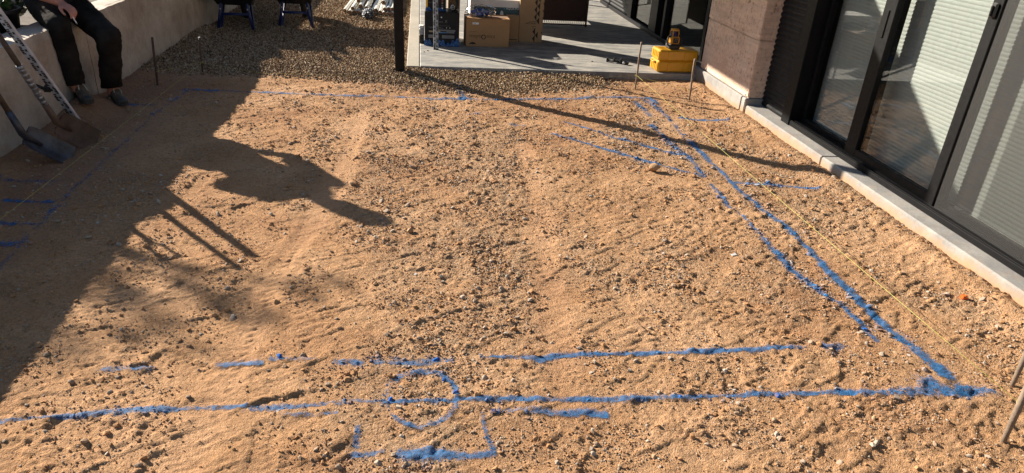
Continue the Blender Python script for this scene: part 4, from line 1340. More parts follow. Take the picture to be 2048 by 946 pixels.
# yellow hard case and rotating laser
yc = thing('yellow_case', 'yellow plastic hard case standing on the patio edge', 'case', (2.725, 7.300, PZ), (0, 0, .05))
MB().box((0, 0, .060), (.445, .235, .118), .016).build('case_base', yellow_pl, yc)
MB().box((0, 0, .1765), (.445, .235, .112), .016).build('case_lid', yellow_pl, yc)
for z_ in (.06, .175):
    for x_ in (-.095, .085):
        m = MB(); w_ = .028
        pr = [(-w_, -.043), (w_, -.043), (w_ * .8, .043), (-w_ * .8, .043)]
        m.prism(pr, -.004, .004, RX(math.pi / 2), (x_ + (.01 if z_ < .1 else 0), -.1195, z_)).build('case_rib', yellow_pl, yc)
for k in range(4):
    MB().box((-.150 + k * .001, -.075 + k * .045, .2335), (.075, .016, .005), .002).build('lid_rib', yellow_pl, yc)
    for z_ in (.185, .05): MB().box((-.2245, -.075 + k * .045, z_), (.006, .014, .06), .002).build('side_rib', yellow_pl, yc)
MB().tube([(-.222, -.05, .10), (-.240, -.045, .10), (-.243, .0, .10), (-.240, .045, .10), (-.222, .05, .10)], .009, 8).build('carry_handle', yellow_pl, yc)
for x_ in (-.1, .1): MB().box((x_, .1195, .118), (.04, .008, .05), .003).build('latch', yellow_pl, yc)
la = thing('laser_level', 'yellow and black rotating laser level standing on the yellow case', 'laser level', (2.675, 7.27, .2975), (0, 0, .12))
MB().box((0, 0, .026), (.125, .125, .052), .014).build('laser_base', rubber, la)
m = MB().box((0, 0, .092), (.105, .105, .078), .014); m.build('laser_body', laser_y, la)
MB().box((0, -.0545, .092), (.062, .006, .052), .003).build('control_panel', rubber, la)
for (x_, z_) in ((-.004, .106), (.014, .103), (-.014, .090), (.010, .084)):
    MB().ell((x_, -.0582, z_), (.0045, .002, .0045), None, 10, 6).build('button', grey_print if z_ < .1 else tan_print, la)
MB().lathe([(.046, .131), (.044, .150), (.036, .153), (.034, .185), (.036, .187), (.001, .187)], n=22).build('lens_tower', navy_gl, la)
MB().lathe([(.001, .1875), (.042, .1875), (.044, .195), (.040, .205), (.018, .210), (.001, .210)], n=22).build('top_cap', laser_y, la)
for a in range(4):
    an = math.pi / 4 + a * math.pi / 2
    MB().tube([(math.cos(an) * .046, math.sin(an) * .046, .131), (math.cos(an) * .047, math.sin(an) * .047, .17), (math.cos(an) * .040, math.sin(an) * .040, .196)], .0045, 6).build('cage_bar', laser_y, la)
for s in (-1, 1):
    MB().tube([(s * .052, -.03, .03), (s * .078, -.035, .05), (s * .082, -.03, .10), (s * .070, -.02, .128), (s * .048, -.015, .128)], .010, 8).build('grip', rubber, la)

cl_ = thing('laser_bracket', 'small black clamp bracket lying on the patio', 'bracket', (2.185, 7.55, PZ), (0, 0, -.55))
MB().tube([(-.125, 0, .018), (.02, 0, .018)], .0125, 10).build('bracket_bar', rubber, cl_)
MB().box((-.128, 0, .022), (.018, .04, .044), .004).build('end_jaw', rubber, cl_)
MB().box((-.05, .008, .034), (.02, .045, .040), .004).build('sliding_jaw', rubber, cl_)
MB().box((.030, 0, .028), (.022, .05, .056), .004).build('fixed_jaw', rubber, cl_)
MB().box((.075, 0, .017), (.085, .034, .030), .008).build('clamp_block', rubber, cl_)
MB().lathe([(.001, 0), (.014, 0), (.014, .014), (.001, .014)], (.07, -.017, .020), 14, RX(math.pi / 2)).build('clamp_screw', alu_d, cl_)
MB().tube([(-.03, -.01, .012), (-.03, -.03, .004), (-.012, -.03, .004), (-.012, -.01, .012)], .003, 6).build('wire_ring', alu_d, cl_)

# brown rattan chair turned away, seen behind the tall box
rc = thing('rattan_sofa', 'dark brown woven rattan sofa seen from behind the cartons', 'sofa', (1.50, 9.80, PZ))
hw_ = .80
MB().box((0, .012, .43), (hw_ * 2 - .01, .012, .72), .004).build('back_panel', rattan, rc)
for k in range(44):
    m = MB(); z_ = .085 + k * .0165
    m.tube([(-hw_ + i * hw_ * 2 / 25, -.0035 + .003 * (1 if (i + k) % 2 else -1), z_) for i in range(26)], .0058, 5)
    m.build('strand', rattan, rc)
for s in (-1, 1):
    MB().tube([(s * hw_, 0, 0), (s * (hw_ + .002), 0, .4), (s * (hw_ - .003), .02, .82)], .014, 8).build('leg', rattan, rc)
    MB().tube([(s * hw_, .70, 0), (s * hw_, .70, .60)], .014, 8).build('leg', rattan, rc)
    MB().box((s * (hw_ - .005), .36, .62), (.05, .74, .03), .01).build('armrest', rattan, rc)
    MB().box((s * (hw_ - .003), .36, .34), (.014, .68, .52), .004).build('side_panel', rattan, rc)
MB().box((0, .36, .36), (hw_ * 2 - .06, .68, .06), .02).build('seat', rattan, rc)
for k in range(60):
    MB().tube([(-hw_ + .01 + k * .0265, -.004, .078), (-hw_ + .002 + k * .0265, -.006, .030)], .0045, 5).build('fringe_stick', rattan_l, rc)
MB().tube([(-hw_, 0, .026), (hw_, 0, .026)], .009, 8).build('bottom_rail', rattan, rc)

ot = thing('outdoor_table', 'white legged outdoor table at the far end of the patio', 'table', (2.75, 12.75, PZ))
MB().box((0, 0, .72), (1.0, .8, .04), .006).build('table_top', white_card, ot)
for sx_ in (-1, 1):
    for sy_ in (-1, 1): MB().box((sx_ * .44, sy_ * .34, .35), (.06, .06, .70), .005).build('leg', white_card, ot)

# ------------------------------------------------------------------ pipes on the gravel
PIPE_L = 3.0
PL = [(-1.049, 10.435, .030, .028, 'w'), (-.971, 10.32, .030, .028, 'w'), (-.932, 10.33, .082, .026, 'w'), (-.910, 10.36, .030, .026, 'w'), (-.853, 10.33, .030, .027, 'g'), (-.875, 10.72, .135, .032, 'w'), (-.833, 10.50, .088, .031, 'w'),
      (-.790, 10.95, .140, .026, 'w'), (-.793, 10.45, .030, .028, 'w'), (-.621, 10.50, .036, .033, 'w'), (-.516, 10.62, .136, .032, 'w'), (-.556, 10.42, .031, .027, 'w'), (-.492, 10.40, .078, .026, 'w'), (-.438, 10.42, .080, .027, 'g'),
      (-.385, 10.40, .080, .027, 'w'), (-.500, 10.345, .028, .025, 'w'), (-.446, 10.341, .028, .025, 'w'), (-.392, 10.353, .028, .025, 'g'), (-.745, 10.42, .082, .026, 'w'), (-.733, 10.30, .028, .024, 'w'), (-.680, 10.42, .029, .026, 'g')]
PN = ['leftmost pipe of the white stack', 'second pipe from the left in the bottom row of the white stack', 'upper pipe resting near the left end of the white stack', 'fourth pipe from the left on the gravel, white stack', 'grey pipe on the gravel left of the grey bag',
      'wide pipe highest on the left half of the white stack', 'wide pipe resting left of the strapped bundle', 'thin pipe set farthest back on top of the white stack', 'white pipe on the gravel just left of the grey bag', 'wide pipe on the gravel right of the grey bag',
      'wide pipe highest on the right half of the white stack', 'white pipe on the gravel below the high right-hand wide pipe', 'upper-row pipe third from the post', 'grey upper-row pipe second from the post', 'upper-row white pipe nearest the post',
      'bottom-row pipe third from the post', 'bottom-row pipe second from the post', 'grey bottom-row pipe nearest the post', 'upper pipe of the bundle behind the grey bag', 'thin pipe sticking out beside the grey bag', 'grey pipe directly behind the grey bag']
for (x_, y_, z_, r_, k), nm in zip(PL, PN):
    t = thing('pipe', nm, 'pipe', (x_, y_, 0.012), (0, 0, random.uniform(-.03, .005)), 'plastic pipes stacked on the gravel')
    lz = z_ + gh(x_, y_ if y_ < 9 else 9.5) * 0 + .004
    m = MB()
    m.lathe([(r_, 0), (r_, PIPE_L), (r_ * .88, PIPE_L), (r_ * .88, PIPE_L - .6)], (0, 0, lz), 16, RX(-math.pi / 2))
    m.lathe([(r_, 0), (r_ * .88, 0)], (0, 0, lz), 16, RX(-math.pi / 2), False)
    m.build('pipe_wall', pvc if k == 'w' else pvc_g, t)
    MB().lathe([(r_ * .875, .0005), (r_ * .875, .035), (.0005, .045)], (0, 0, lz), 16, RX(-math.pi / 2)).build('lit_bore_plug', pvc_in, t)  # shallow closed plug, coloured like a lit pipe interior
gb = thing('grey_bag', 'crumpled grey plastic bag wrapped over pipe ends', 'bag', (-.705, 10.14, 0.0))
bm = bmesh.new()
bmesh.ops.create_icosphere(bm, subdivisions=4, radius=1)
for v in bm.verts:
    c = v.co
    k = 1 + .10 * math.sin(c.x * 7 + c.y * 9) + .07 * math.sin(c.z * 15 + c.y * 8) + .05 * math.sin(c.x * 25 - c.z * 21)
    v.co = Vector((c.x * .080 * k, c.y * .17 * k, max(.004, .066 + c.z * .066 * k)))
me = bpy.data.meshes.new('bag_body'); bm.to_mesh(me); bm.free()
link('bag_body', me, greybag, gb)
MB().tube([(-.09, .3, .10), (-.02, .3, .128), (.05, .3, .11), (.06, .3, .04)], .004, 6).build('strap', rubber, gb)


# ------------------------------------------------------------------ wheelbarrows
def barrow(label, loc, rz):
    t = thing('wheelbarrow', label, 'wheelbarrow', loc, (0, 0, rz), 'wheelbarrows parked on the gravel')
    for s in (-1, 1):
        MB().tube([(s * .20, -.02, 0.012), (s * .165, .0, .18), (s * .14, .04, .36), (s * .20, .10, .42)], .019, 10).build('leg', blue_tube, t)
        MB().tube([(s * .20, -.02, 0.012), (s * .185, .10, .012), (s * .15, .22, .30)], .015, 8).build('leg_brace', blue_tube, t)
        MB().tube([(s * .29, -.62, .62), (s * .27, -.30, .55), (s * .22, .1, .42), (s * .14, .4, .25), (s * .07, .62, .205), (s * .07, .80, .20)], .019, 10).build('handle_tube', blue_tube, t)
        MB().tube([(s * .29, -.64, .625), (s * .285, -.50, .595)], .024, 10).build('grip', rubber, t)
    MB().tube([(-.165, .0, .175), (.165, .0, .175)], .016, 10).build('cross_bar', blue_tube, t)
    # tray: sloping-sided open basin with a rolled rim
    bot = [(-.19, .03, .275), (.19, .03, .275), (.16, .52, .262), (-.16, .52, .262)]
    topv = [(-.33, -.24, .58), (.33, -.24, .58), (.31, .88, .62), (-.31, .88, .62)]
    m = MB()
    for off in (0, .006):
        vs = [Vector(p) + Vector((0, 0, off)) for p in bot + topv]
        m.add(vs, [(0, 1, 2, 3), (0, 1, 5, 4), (1, 2, 6, 5), (2, 3, 7, 6), (3, 0, 4, 7)])
    tr = m.build('tray', tray_m, t)
    MB().tube(topv + [topv[0]], .012, 8, False).build('rim', tray_m, tr)
    R = RY(math.pi / 2)
    wl = MB().lathe([(.12, -.025), (.165, -.042), (.19, -.03), (.198, 0), (.19, .03), (.165, .042), (.12, .025), (.12, -.025)], (0, .74, .20), 26, R).build('wheel', rubber, t)
    MB().lathe([(.001, -.03), (.02, -.035), (.03, -.012), (.122, -.02), (.122, .02), (.03, .012), (.02, .035), (.001, .03)], (0, .74, .20), 20, R).build('rim_disc', alu_d, wl)
    MB().tube([(-.075, .74, .20), (.075, .74, .20)], .009, 8).build('axle', alu_d, t)
    for s in (-1, 1): MB().lathe([(.001, 0), (.010, 0), (.010, .006), (.001, .007)], (s * .155, -.017, .235), 8, RX(math.pi / 2)).build('bolt', alu, t)
    return t


barrow('blue-legged black wheelbarrow parked right against the left wall', (-2.20, 8.98, .01), .03)
barrow('blue-legged black wheelbarrow parked between the other barrow and the pipes', (-1.54, 9.27, .01), -.02)


# ------------------------------------------------------------------ stakes and string lines
def stake(label, base, top, r, mat, cap=None):
    base = Vector(base); top = Vector(top)
    t = thing('stake', label, 'stake', base, group=None)
    d = top - base
    m = MB().tube([-d.normalized() * .10, d * .3 + Vector((.002, .001, 0)), d * .7 + Vector((-.002, .001, 0)), d], [r * .6, r, r * .98, r * .95], 12)
    m.build('stake_shaft', mat, t)
    if cap: MB().tube([d * .985, d * 1.01], r * 1.06, 12).build('stake_cap', cap, t)
    return t


stA = stake('thin stake beside the patio edge, left of the yellow case', (2.14, 6.682, gh(2.14, 6.682)), (2.142, 6.69, .460), .0095, wood_s)
stB = stake('thin stake standing near the rammed-earth pier', (2.561, 6.283, gh(2.561, 6.283)), (2.550, 6.29, .400), .0095, wood_s)
stC = stake('dark wooden stake at the foot of the left wall', (-2.265, 6.32, gh(-2.265, 6.32)), (-2.245, 6.33, .415), .0100, wood_dk)
stD = stake('thin dark stake with a pale tip by the shaded gravel', (-2.014, 6.786, gh(-2.014, 6.786)), (-2.000, 6.79, .335), .0080, wood_dk, white_print)
stE = stake('thick pale stake at the right corner nearest the camera', (2.118, 1.705, gh(2.118, 1.705)), (2.165, 1.755, .46), .0120, wood_s)
stF = stake('pale stake at the right picture edge behind the nearest stake', (2.402, 2.003, gh(2.402, 2.003)), (2.450, 2.05, .40), .0110, wood_s)


def line(label, pts, r=.0011):
    t = thing('string_line', label, 'string', pts[0])
    m = MB()
    out = []
    for a, b in zip(pts[:-1], pts[1:]):
        a, b = Vector(a), Vector(b)
        for k in range(8):
            p = a.lerp(b, k / 8); p.z -= .010 * math.sin(math.pi * k / 8) * min(1, (b - a).length / 4)
            out.append(p)
    out.append(Vector(pts[-1]))
    wp(m.tube(out, r, 6), 'string', string_m, t)
    # knots: two turns round the stake at each end
    for p in (pts[0], pts[-1]):
        k = MB()
        for dz in (0, .005):
            k.tube([Vector(p) + Vector((math.cos(a * .7) * .011, math.sin(a * .7) * .011, dz)) for a in range(10)], r * 1.1, 5)
        wp(k, 'knot', string_m, t)
    return t


line('yellow string along the right side above the double blue line', [(2.140, 6.672, .135), (2.139, 1.728, .160)])
line('yellow string along the left side above the shaded blue line', [(-2.008, 6.786, .106), (-2.012, 1.2, .172)])
line('yellow string across the back in front of the patio', [(-2.005, 6.79, .105), (-1.50, 6.775, .030), (-.9, 6.765, .036), (.3, 6.75, .034), (1.2, 6.72, .055), (2.132, 6.682, .135)], .0010)
line('short yellow string between the two left stakes', [(-2.248, 6.325, .125), (-2.008, 6.788, .112)], .0009)
line('short yellow string between the two stakes at the near right corner', [(2.142, 1.730, .168), (2.430, 2.028, .245)], .0009)
line('short yellow string between the stake by the patio and the stake by the pier', [(2.144, 6.682, .128), (2.556, 6.29, .10)], .0010)


# ------------------------------------------------------------------ shovels
def shovel(label, tip, sock, top, side, blade_mat, shaft_mat, wid, dhandle, wrap=None):
    tip, sock, top = Vector(tip), Vector(sock), Vector(top)
    t = thing('shovel', label, 'shovel', tip)
    ax = (sock - tip); bl = ax.length * .92
    R = frame(ax, side)               # z up the blade, x across, y out of the blade
    if R.col[1].z > 0: R = Matrix((-R.col[0], -R.col[1], R.col[2])).transposed()
    nu, nv = 12, 12
    vs = []; fs = []
    for s in (0, .0025):
        for j in range(nv + 1):
            v = j / nv
            for i in range(nu + 1):
                u = i / nu * 2 - 1
                hw = wid / 2 * (1.0 if v < .82 else 1.0 - .12 * ((v - .82) / .18) ** 2)
                dish = .030 * (u * u) + .010 * v * v - .030
                ridge = .012 * math.exp(-(u / .12) ** 2) * max(0, v - .35)
                zz_ = v * bl + (.018 * (1 - u * u) * -1 if v < .05 else 0)
                vs.append(R @ Vector((u * hw, -dish + ridge + s, zz_)))
    nn = (nu + 1) * (nv + 1)
    for s in (0, 1):
        for j in range(nv):
            for i in range(nu):
                a = s * nn + j * (nu + 1) + i
                fs.append((a, a + 1, a + nu + 2, a + nu + 1))
    b = MB().add(vs, fs, True).build('blade', blade_mat, t)
    # rolled shoulder (foot treads)
    for s in (-1, 1):
        MB().tube([R @ Vector((s * .03, .02, bl)), R @ Vector((s * wid * .44, .0, bl))], .006, 8).build('tread', blade_mat, b)
    s0 = sock - tip; s1_ = top - tip
    dirh = (s1_ - s0).normalized()
    MB().tube([R @ Vector((0, .022, bl * .62)), R @ Vector((0, .024, bl * .95)), s0, s0 + dirh * .16], [.010, .020, .023, .019], 12).build('socket', blade_mat, t)
    end = s1_ - (dirh * .10 if dhandle else Vector((0, 0, 0)))
    MB().tube([s0 + dirh * .10, s0.lerp(end, .5), end], [.0165, .0165, .0155], 12).build('shaft', shaft_mat, t)
    if wrap:
        m = MB(); q0, q1 = wrap
        n_ = 26
        for k in range(n_):
            c = s0.lerp(s1_, q0 + (q1 - q0) * k / n_)
            m.tube([c, c + dirh * .022], [.0185 + .0015 * (k % 3), .0178], 12)
        m.build('tape_wrap', tape_m, t)
    if dhandle:
        x_ = (Vector(side) - dirh * Vector(side).dot(dirh)).normalized()
        MB().tube([end, end + dirh * .03 + x_ * .036, end + dirh * .10 + x_ * .042], .009, 8).build('handle_fork', rubber, t)
        MB().tube([end, end + dirh * .03 - x_ * .036, end + dirh * .10 - x_ * .042], .009, 8).build('handle_fork', rubber, t)
        MB().tube([end + dirh * .10 - x_ * .05, end + dirh * .10 + x_ * .05], .012, 10).build('hand_grip', rubber, t)
    return t


shovel('square-mouth shovel with blue-grey blade and dark handle against the left wall', (-2.205, 4.50, gh(-2.205, 4.50) + .012), (-2.40, 4.385, .205), (-2.485, 4.24, .745), (.22, .93, .30), steel_blue, wood_d, .155, True)
shovel('earth-stained shovel with tape-wrapped long handle beside the measuring staff', (-2.165, 4.78, gh(-2.165, 4.78) + .012), (-2.315, 4.635, .205), (-2.40, 4.33, .91), (.45, .80, .30), steel_rust, wood_d, .17, False, (.17, .55))

# ------------------------------------------------------------------ small finds on the dirt
rk = bpy.data.objects.new('rock', rock_mesh(77, 3)); COL.objects.link(rk); rk.data.materials.append(simple('tan_rock', (0.45, 0.27, 0.14), 0.9, 0, 0.12, 12, 0.5, 60))
rk.location = (1.63, 4.42, gh(1.63, 4.42) + .028); rk.scale = (.044, .034, .040); rk.rotation_euler = (.2, -.25, -.3)
tag(rk, 'largest tan rock, lying alone beside the crossing blue lines', 'rock')
rk2 = bpy.data.objects.new('rock', rock_mesh(31, 2)); COL.objects.link(rk2); rk2.data.materials.append(rk.data.materials[0])
rk2.location = (-.052, 3.43, gh(-.052, 3.43) + .012); rk2.scale = (.022, .018, .022); rk2.rotation_euler = (.1, .3, .8)
tag(rk2, 'small round stone at the tip of the head-shaped shadow', 'rock')
bm = bmesh.new()
bmesh.ops.create_icosphere(bm, subdivisions=2, radius=1)
for v in bm.verts:
    c = v.co; k = 1 + .22 * math.sin(c.x * 5 + c.y * 4) + .12 * math.sin(c.y * 11 + c.z * 7)
    v.co = Vector((c.x * .022 * k, c.y * .016 * k, c.z * .015 * k))
me = bpy.data.meshes.new('plastic_cap'); bm.to_mesh(me); bm.free()
oc = link('orange_scrap', me, orange_pl); oc.location = (2.69, 2.665, gh(2.69, 2.665) + .013); oc.rotation_euler = (.3, .2, .5)
tag(oc, 'crumpled orange plastic scrap on the rubble near the plinth', 'plastic scrap')
for (x_, y_, a, l, lab) in ((1.70, 3.17, .3, .035, 'white scrap of paper beside the double blue line'), (-.02, 2.96, 1.0, .02, 'tiny white chip on the dirt below the round stone')):
    m = MB().box((0, 0, .003), (l, l * .45, .003), .001, RZ(a) @ RX(.2))
    o = m.build('paper_scrap', cig_m, None, (x_, y_, gh(x_, y_) + .002)); tag(o, lab, 'scrap')


# ------------------------------------------------------------------ seated person
def remesh(mb, name, voxel, smooth=6, fac=.5, noise_amp=0.0, noise_fn=None):
    me = mb.mesh('tmp')
    ob = bpy.data.objects.new('tmp', me); COL.objects.link(ob)
    md = ob.modifiers.new('r', 'REMESH'); md.mode = 'VOXEL'; md.voxel_size = voxel; md.use_smooth_shade = True
    ms = ob.modifiers.new('s', 'SMOOTH'); ms.iterations = smooth; ms.factor = fac
    dg = bpy.context.evaluated_depsgraph_get(); dg.update()
    out = bpy.data.meshes.new_from_object(ob.evaluated_get(dg))
    bpy.data.objects.remove(ob)
    if noise_fn:
        for v in out.vertices: v.co += v.normal * noise_fn(v.co)
    out.polygons.foreach_set('use_smooth', [True] * len(out.polygons))
    out.name = name
    return out


def limb(m, pts, rad, n=14):
    """tapered limb with round joints"""
    pts = [Vector(p) for p in pts]
    for i in range(len(pts) - 1):
        m.tube([pts[i], pts[i + 1]], [rad[i], rad[i + 1]], n)
    for p, r in zip(pts, rad): m.ell(p, (r, r, r), None, n, 10)


V3 = Vector
FACE = V3((.62, -.78, 0)).normalized()          # the way he faces
RGT = V3((-.78, -.62, 0)).normalized()          # his right-hand side
hipc = V3((-2.70, 5.80, .745))
hipR = hipc + RGT * .09; hipL = hipc - RGT * .09
kneeR = V3((-2.525, 5.385, .660)); kneeL = V3((-2.270, 5.545, .575))
ankR = V3((-2.525, 5.445, .205)); ankL = V3((-2.400, 5.735, .105))
chest = V3((-2.63, 5.65, 1.01)); neck = V3((-2.60, 5.585, 1.15)); head = V3((-2.55, 5.515, 1.255))
shR = chest + RGT * .185 + V3((0, 0, .10)); shL = chest - RGT * .185 + V3((0, 0, .10))
elR = V3((-2.735, 5.36, .925)); wrR = V3((-2.500, 5.445, .808))
elL = V3((-2.42, 5.90, .90)); wrL = V3((-2.475, 5.86, .765))
wrL = V3((-2.52, 5.82, .79))

body = MB()
limb(body, [hipR, kneeR, ankR], [.075, .052, .038]); limb(body, [hipL, kneeL, ankL], [.075, .052, .038])
limb(body, [hipc, hipc.lerp(chest, .5) - FACE * .02, chest], [.12, .125, .135])
body.ell(chest + V3((0, 0, .05)), (.10, .17, .12), Matrix((FACE, RGT, V3((0, 0, 1)))).transposed())
limb(body, [chest + V3((0, 0, .08)), neck, neck.lerp(head, .5)], [.09, .055, .052])
limb(body, [shR, elR, wrR], [.055, .042, .028]); limb(body, [shL, elL, wrL], [.055, .042, .028])
HR = Matrix((FACE, -RGT, V3((0, 0, 1)))).transposed() @ RY(.35)        # head pitched down a little
hp_ = lambda x, y, z: head + HR @ V3((x, y, z))
body.ell(hp_(0, 0, .025), (.098, .078, .112), HR, 20, 14)
body.ell(hp_(.035, 0, -.055), (.062, .058, .065), HR, 16, 10)            # jaw
limb(body, [hp_(.094, 0, .035), hp_(.112, 0, -.005), hp_(.098, 0, -.015)], [.010, .014, .012], 10)
for s in (-1, 1):
    body.ell(hp_(-.005, s * .080, .005), (.020, .010, .032), HR, 12, 8)
    body.ell(hp_(.082, s * .032, .045), (.014, .024, .008), HR, 10, 6)
    body.ell(hp_(.068, s * .040, -.01), (.026, .022, .026), HR, 10, 6)
body.ell(hp_(.090, 0, -.052), (.012, .028, .006), HR, 10, 6); body.ell(hp_(.088, 0, -.066), (.012, .024, .007), HR, 10, 6)


def hand(m, wr, palm_dir, palm_n, thumb_side, curls, length=.185):
    """palm plus five fingers; curls = bend per finger in radians (index..little)"""
    d = V3(palm_dir).normalized(); n = V3(palm_n); n = (n - d * n.dot(d)).normalized(); s = d.cross(n) * thumb_side
    R = Matrix((d, s, n)).transposed()
    pc = V3(wr) + d * .048
    m.ell(pc, (.052, .041, .017), R, 14, 8)
    limb(m, [V3(wr), pc], [.027, .022], 10)
    fl = [.070, .078, .073, .058]
    ends = []
    for k in range(4):
        b = V3(wr) + d * (.088 - .004 * abs(k - 1)) + s * (.030 - .0195 * k)
        a = curls[k]; L = fl[k]
        d1 = (d * math.cos(a * .5) - n * math.sin(a * .5)).normalized()
        d2 = (d * math.cos(a * 1.25) - n * math.sin(a * 1.25)).normalized()
        d3 = (d * math.cos(a * 1.8) - n * math.sin(a * 1.8)).normalized()
        p1_ = b + d1 * L * .45; p2_ = p1_ + d2 * L * .32; p3_ = p2_ + d3 * L * .24
        limb(m, [b - d * .02, b, p1_, p2_, p3_], [.0095, .0098, .0088, .0080, .0070], 8)
        ends.append((p1_, p2_, p3_))
    tb = V3(wr) + d * .022 + s * .026
    t1 = tb + (d * .62 + s * .62 - n * .25).normalized() * .036
    t2 = t1 + (d * .88 + s * .12 - n * .45).normalized() * .032
    t3 = t2 + (d * .92 - s * .10 - n * .4).normalized() * .024
    limb(m, [tb, t1, t2, t3], [.014, .0115, .0100, .0085], 8)
    return ends, t3


endsR, thR = hand(body, wrR, (.80, -.42, -.34), (.25, -.05, .95), 1, (.75, .85, 1.0, 1.1))
endsL, thL = hand(body, wrL, (.55, -.30, -.42), (.45, .1, .9), -1, (.5, .55, .6, .65))
per = link('person', remesh(body, 'person', .0052, 5, .45), skin_m)
tag(per, 'person in dark trousers and laced shoes sitting on the left wall', 'person')


from mathutils import noise as mnoise


def folds(c):
    n1 = mnoise.noise(V3((c.x * 9, c.y * 9, c.z * 14)))
    n2 = mnoise.noise(V3((c.x * 22 + 5, c.y * 22, c.z * 40)))
    return .010 * n1 + .005 * (1 - abs(n2) * 2.2) * (.5 + .8 * abs(n1))


tm = MB()
kR2 = kneeR.lerp(ankR, .5); kL2 = kneeL.lerp(ankL, .5)
limb(tm, [hipR, hipR.lerp(kneeR, .5), kneeR, kR2, ankR + V3((0, 0, .035))], [.108, .098, .080, .072, .068])
limb(tm, [hipL, hipL.lerp(kneeL, .5), kneeL, kL2, ankL + V3((0, 0, .045))], [.108, .098, .082, .078, .074])
tm.ell(hipc + V3((0, 0, .02)), (.145, .185, .115), Matrix((FACE, RGT, V3((0, 0, 1)))).transposed(), 18, 10)
limb(tm, [hipc, hipc.lerp(chest, .35)], [.135, .135])
# hems are cut off flat above the shoes
tr_me = remesh(tm, 'trousers', .010, 6, .5, 0, folds)
bm = bmesh.new(); bm.from_mesh(tr_me)
for (a, k) in ((ankR, .045), (ankL, .055)):
    g = [v for v in bm.verts if (v.co - a).length < .16]
    vs_ = set(g)
    es = [e for e in bm.edges if e.verts[0] in vs_ and e.verts[1] in vs_]
    fs_ = [f_ for f_ in bm.faces if all(v in vs_ for v in f_.verts)]
    bmesh.ops.bisect_plane(bm, geom=g + es + fs_, plane_co=a + V3((0, 0, k - .02)), plane_no=(0.1, -.1, -1), clear_outer=True)
bm.to_mesh(tr_me); bm.free()
tro = link('trousers', tr_me, cloth_d, per)
sm_ = MB()
limb(sm_, [hipc + V3((0, 0, .09)), hipc.lerp(chest, .5) - FACE * .02, chest, chest + V3((0, 0, .08))], [.16, .17, .175, .14])
sm_.ell(chest + V3((0, 0, .06)), (.13, .215, .13), Matrix((FACE, RGT, V3((0, 0, 1)))).transposed(), 18, 10)
limb(sm_, [shR, shR.lerp(elR, .62)], [.078, .068]); limb(sm_, [shL, shL.lerp(elL, .62)], [.078, .068])
sm_.ell(hipc + V3((0, 0, .05)), (.165, .21, .10), Matrix((FACE, RGT, V3((0, 0, 1)))).transposed(), 18, 10)  # hem widened so it throws shade on the thigh
link('shirt', remesh(sm_, 'shirt', .010, 6, .5, 0, lambda c: .5 * folds(c)), cloth_s, per)
hm_ = MB()
hm_.ell(hp_(-.014, 0, .050), (.102, .087, .100), HR, 20, 12)
hm_.ell(hp_(-.045, 0, .0), (.070, .080, .085), HR, 16, 10)
link('hair', remesh(hm_, 'hair', .008, 3, .4, 0, lambda c: .003 * math.sin(c.x * 210 + c.z * 90) + .002 * math.sin(c.y * 260)), hair_m, per)
# peaked cap: its long brim gives the pointed end of the shadow
cp = MB()
cp.ell(hp_(-.008, 0, .075), (.106, .092, .075), HR, 20, 12)
cpo = link('cap', remesh(cp, 'cap', .008, 3, .4), cloth_d, per)
br = MB(); vs = []; fs = []
for j in range(5):
    for i in range(9):
        a = (i / 8 - .5) * 2.2; rr = .090 + .050 * j / 4
        for dz in (0, .004): vs.append(hp_(math.cos(a) * rr + .005, math.sin(a) * .088 * (1 - .05 * j), .075 + dz - .010 * j / 4 - .02 * abs(math.sin(a)) ** 2))
def bi(j, i, s): return (j * 9 + i) * 2 + s
for j in range(4):
    for i in range(8):
        for s in (0, 1): fs.append((bi(j, i, s), bi(j, i + 1, s), bi(j + 1, i + 1, s), bi(j + 1, i, s)))
for i in range(8): fs.append((bi(4, i, 0), bi(4, i + 1, 0), bi(4, i + 1, 1), bi(4, i, 1)))
br.add(vs, fs, True).build('cap_brim', cloth_d, cpo)
for s in (-1, 1):
    e = MB().ell(hp_(.083, s * .033, .026), (.012, .013, .010), HR, 12, 8).build('eye', eye_m, per)
    MB().ell(hp_(.0945, s * .033, .026), (.003, .005, .005), HR, 10, 6).build('iris', rubber, e)


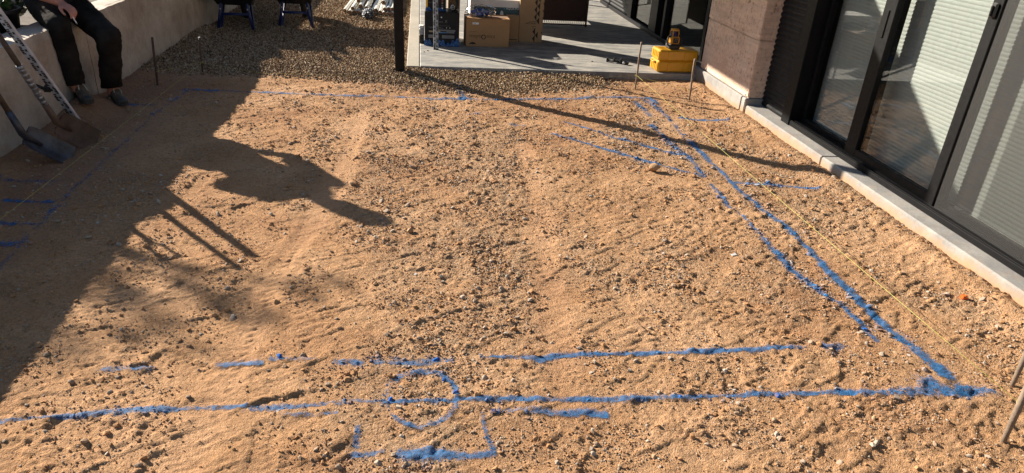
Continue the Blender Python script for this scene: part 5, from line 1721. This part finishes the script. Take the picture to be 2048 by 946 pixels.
def shoe(ank, toe, zs):
    """low laced shoe from heel behind the ankle to the toe; zs = ground under it"""
    ank = V3(ank); toe = V3(toe)
    d = V3((toe.x - ank.x, toe.y - ank.y, 0)).normalized(); s = V3((-d.y, d.x, 0))
    heel = V3((ank.x, ank.y, zs)) - d * .062
    L = .305
    R = Matrix((d, s, V3((0, 0, 1)))).transposed()
    pt = lambda u, v, z: heel + d * (u * L) + s * v + V3((0, 0, z))
    m = MB()
    m.ell(pt(.17, 0, .060), (.052, .036, .048), R, 14, 10)
    m.ell(pt(.36, 0, .058), (.075, .037, .044), R, 14, 10)
    m.ell(pt(.56, 0, .048), (.075, .043, .036), R, 14, 10)
    m.ell(pt(.76, .002, .040), (.068, .046, .028), R, 14, 10)
    m.tube([pt(.20, 0, .05), pt(.22, 0, .115)], [.040, .043], 14)
    me_ = remesh(m, 'shoe', .006, 4, .45)
    o = link('shoe', me_, shoe_m, per)
    so_ = MB()
    prof = [(.0, .020), (.03, .033), (.15, .036), (.4, .034), (.62, .044), (.78, .048), (.92, .040), (1.0, .018)]
    poly = [(u, v) for u, v in prof] + [(u, -v) for u, v in reversed(prof)]
    n_ = len(poly)
    vs_ = [pt(u, v, .004) for u, v in poly] + [pt(u, v * 1.03, .026 + .012 * max(0, u - .8) * 2) for u, v in poly]
    so_.add(vs_, [tuple(range(n_ - 1, -1, -1)), tuple(range(n_, 2 * n_))] + [(i, (i + 1) % n_, n_ + (i + 1) % n_, n_ + i) for i in range(n_)])
    so_.build('sole', shoe_d, o)
    MB().ell(pt(.90, .002, .036), (.040, .042, .026), R, 14, 8).build('toe_cap', shoe_d, o)
    for k in range(5):
        u = .36 + .065 * k; z = .098 - .0075 * k
        MB().tube([pt(u, -.024, z - .008), pt(u + .01, 0, z + .005), pt(u, .024, z - .008)], .0032, 6).build('lace', lace_m, o)
    MB().tube([pt(.40, 0, .105), pt(.48, .018, .115), pt(.60, .030, .085), pt(.66, .026, .078)], .003, 6).build('lace_end', lace_m, o)
    MB().tube([pt(.40, 0, .105), pt(.50, -.016, .112), pt(.62, -.022, .085)], .003, 6).build('lace_end', lace_m, o)


shoe((-2.525, 5.475, 0), (-2.375, 5.265, 0), float(gh(-2.44, 5.38)) - .002)
shoe((-2.405, 5.765, 0), (-2.245, 5.535, 0), float(gh(-2.33, 5.65)) + .000)
# cigarette between two fingers of the right hand
c0 = endsR[0][1].lerp(endsR[1][1], .5)
cg = thing('cigarette', 'white cigarette held in the hand of the seated person', 'cigarette', c0)
dv = V3((.30, -.12, -.62)).normalized()
MB().tube([-dv * .018, dv * .050], .0042, 10).build('paper_tube', cig_m, cg)
MB().tube([dv * .050, dv * .056], [.0042, .0036], 10).build('ash_tip', grey_print, cg)
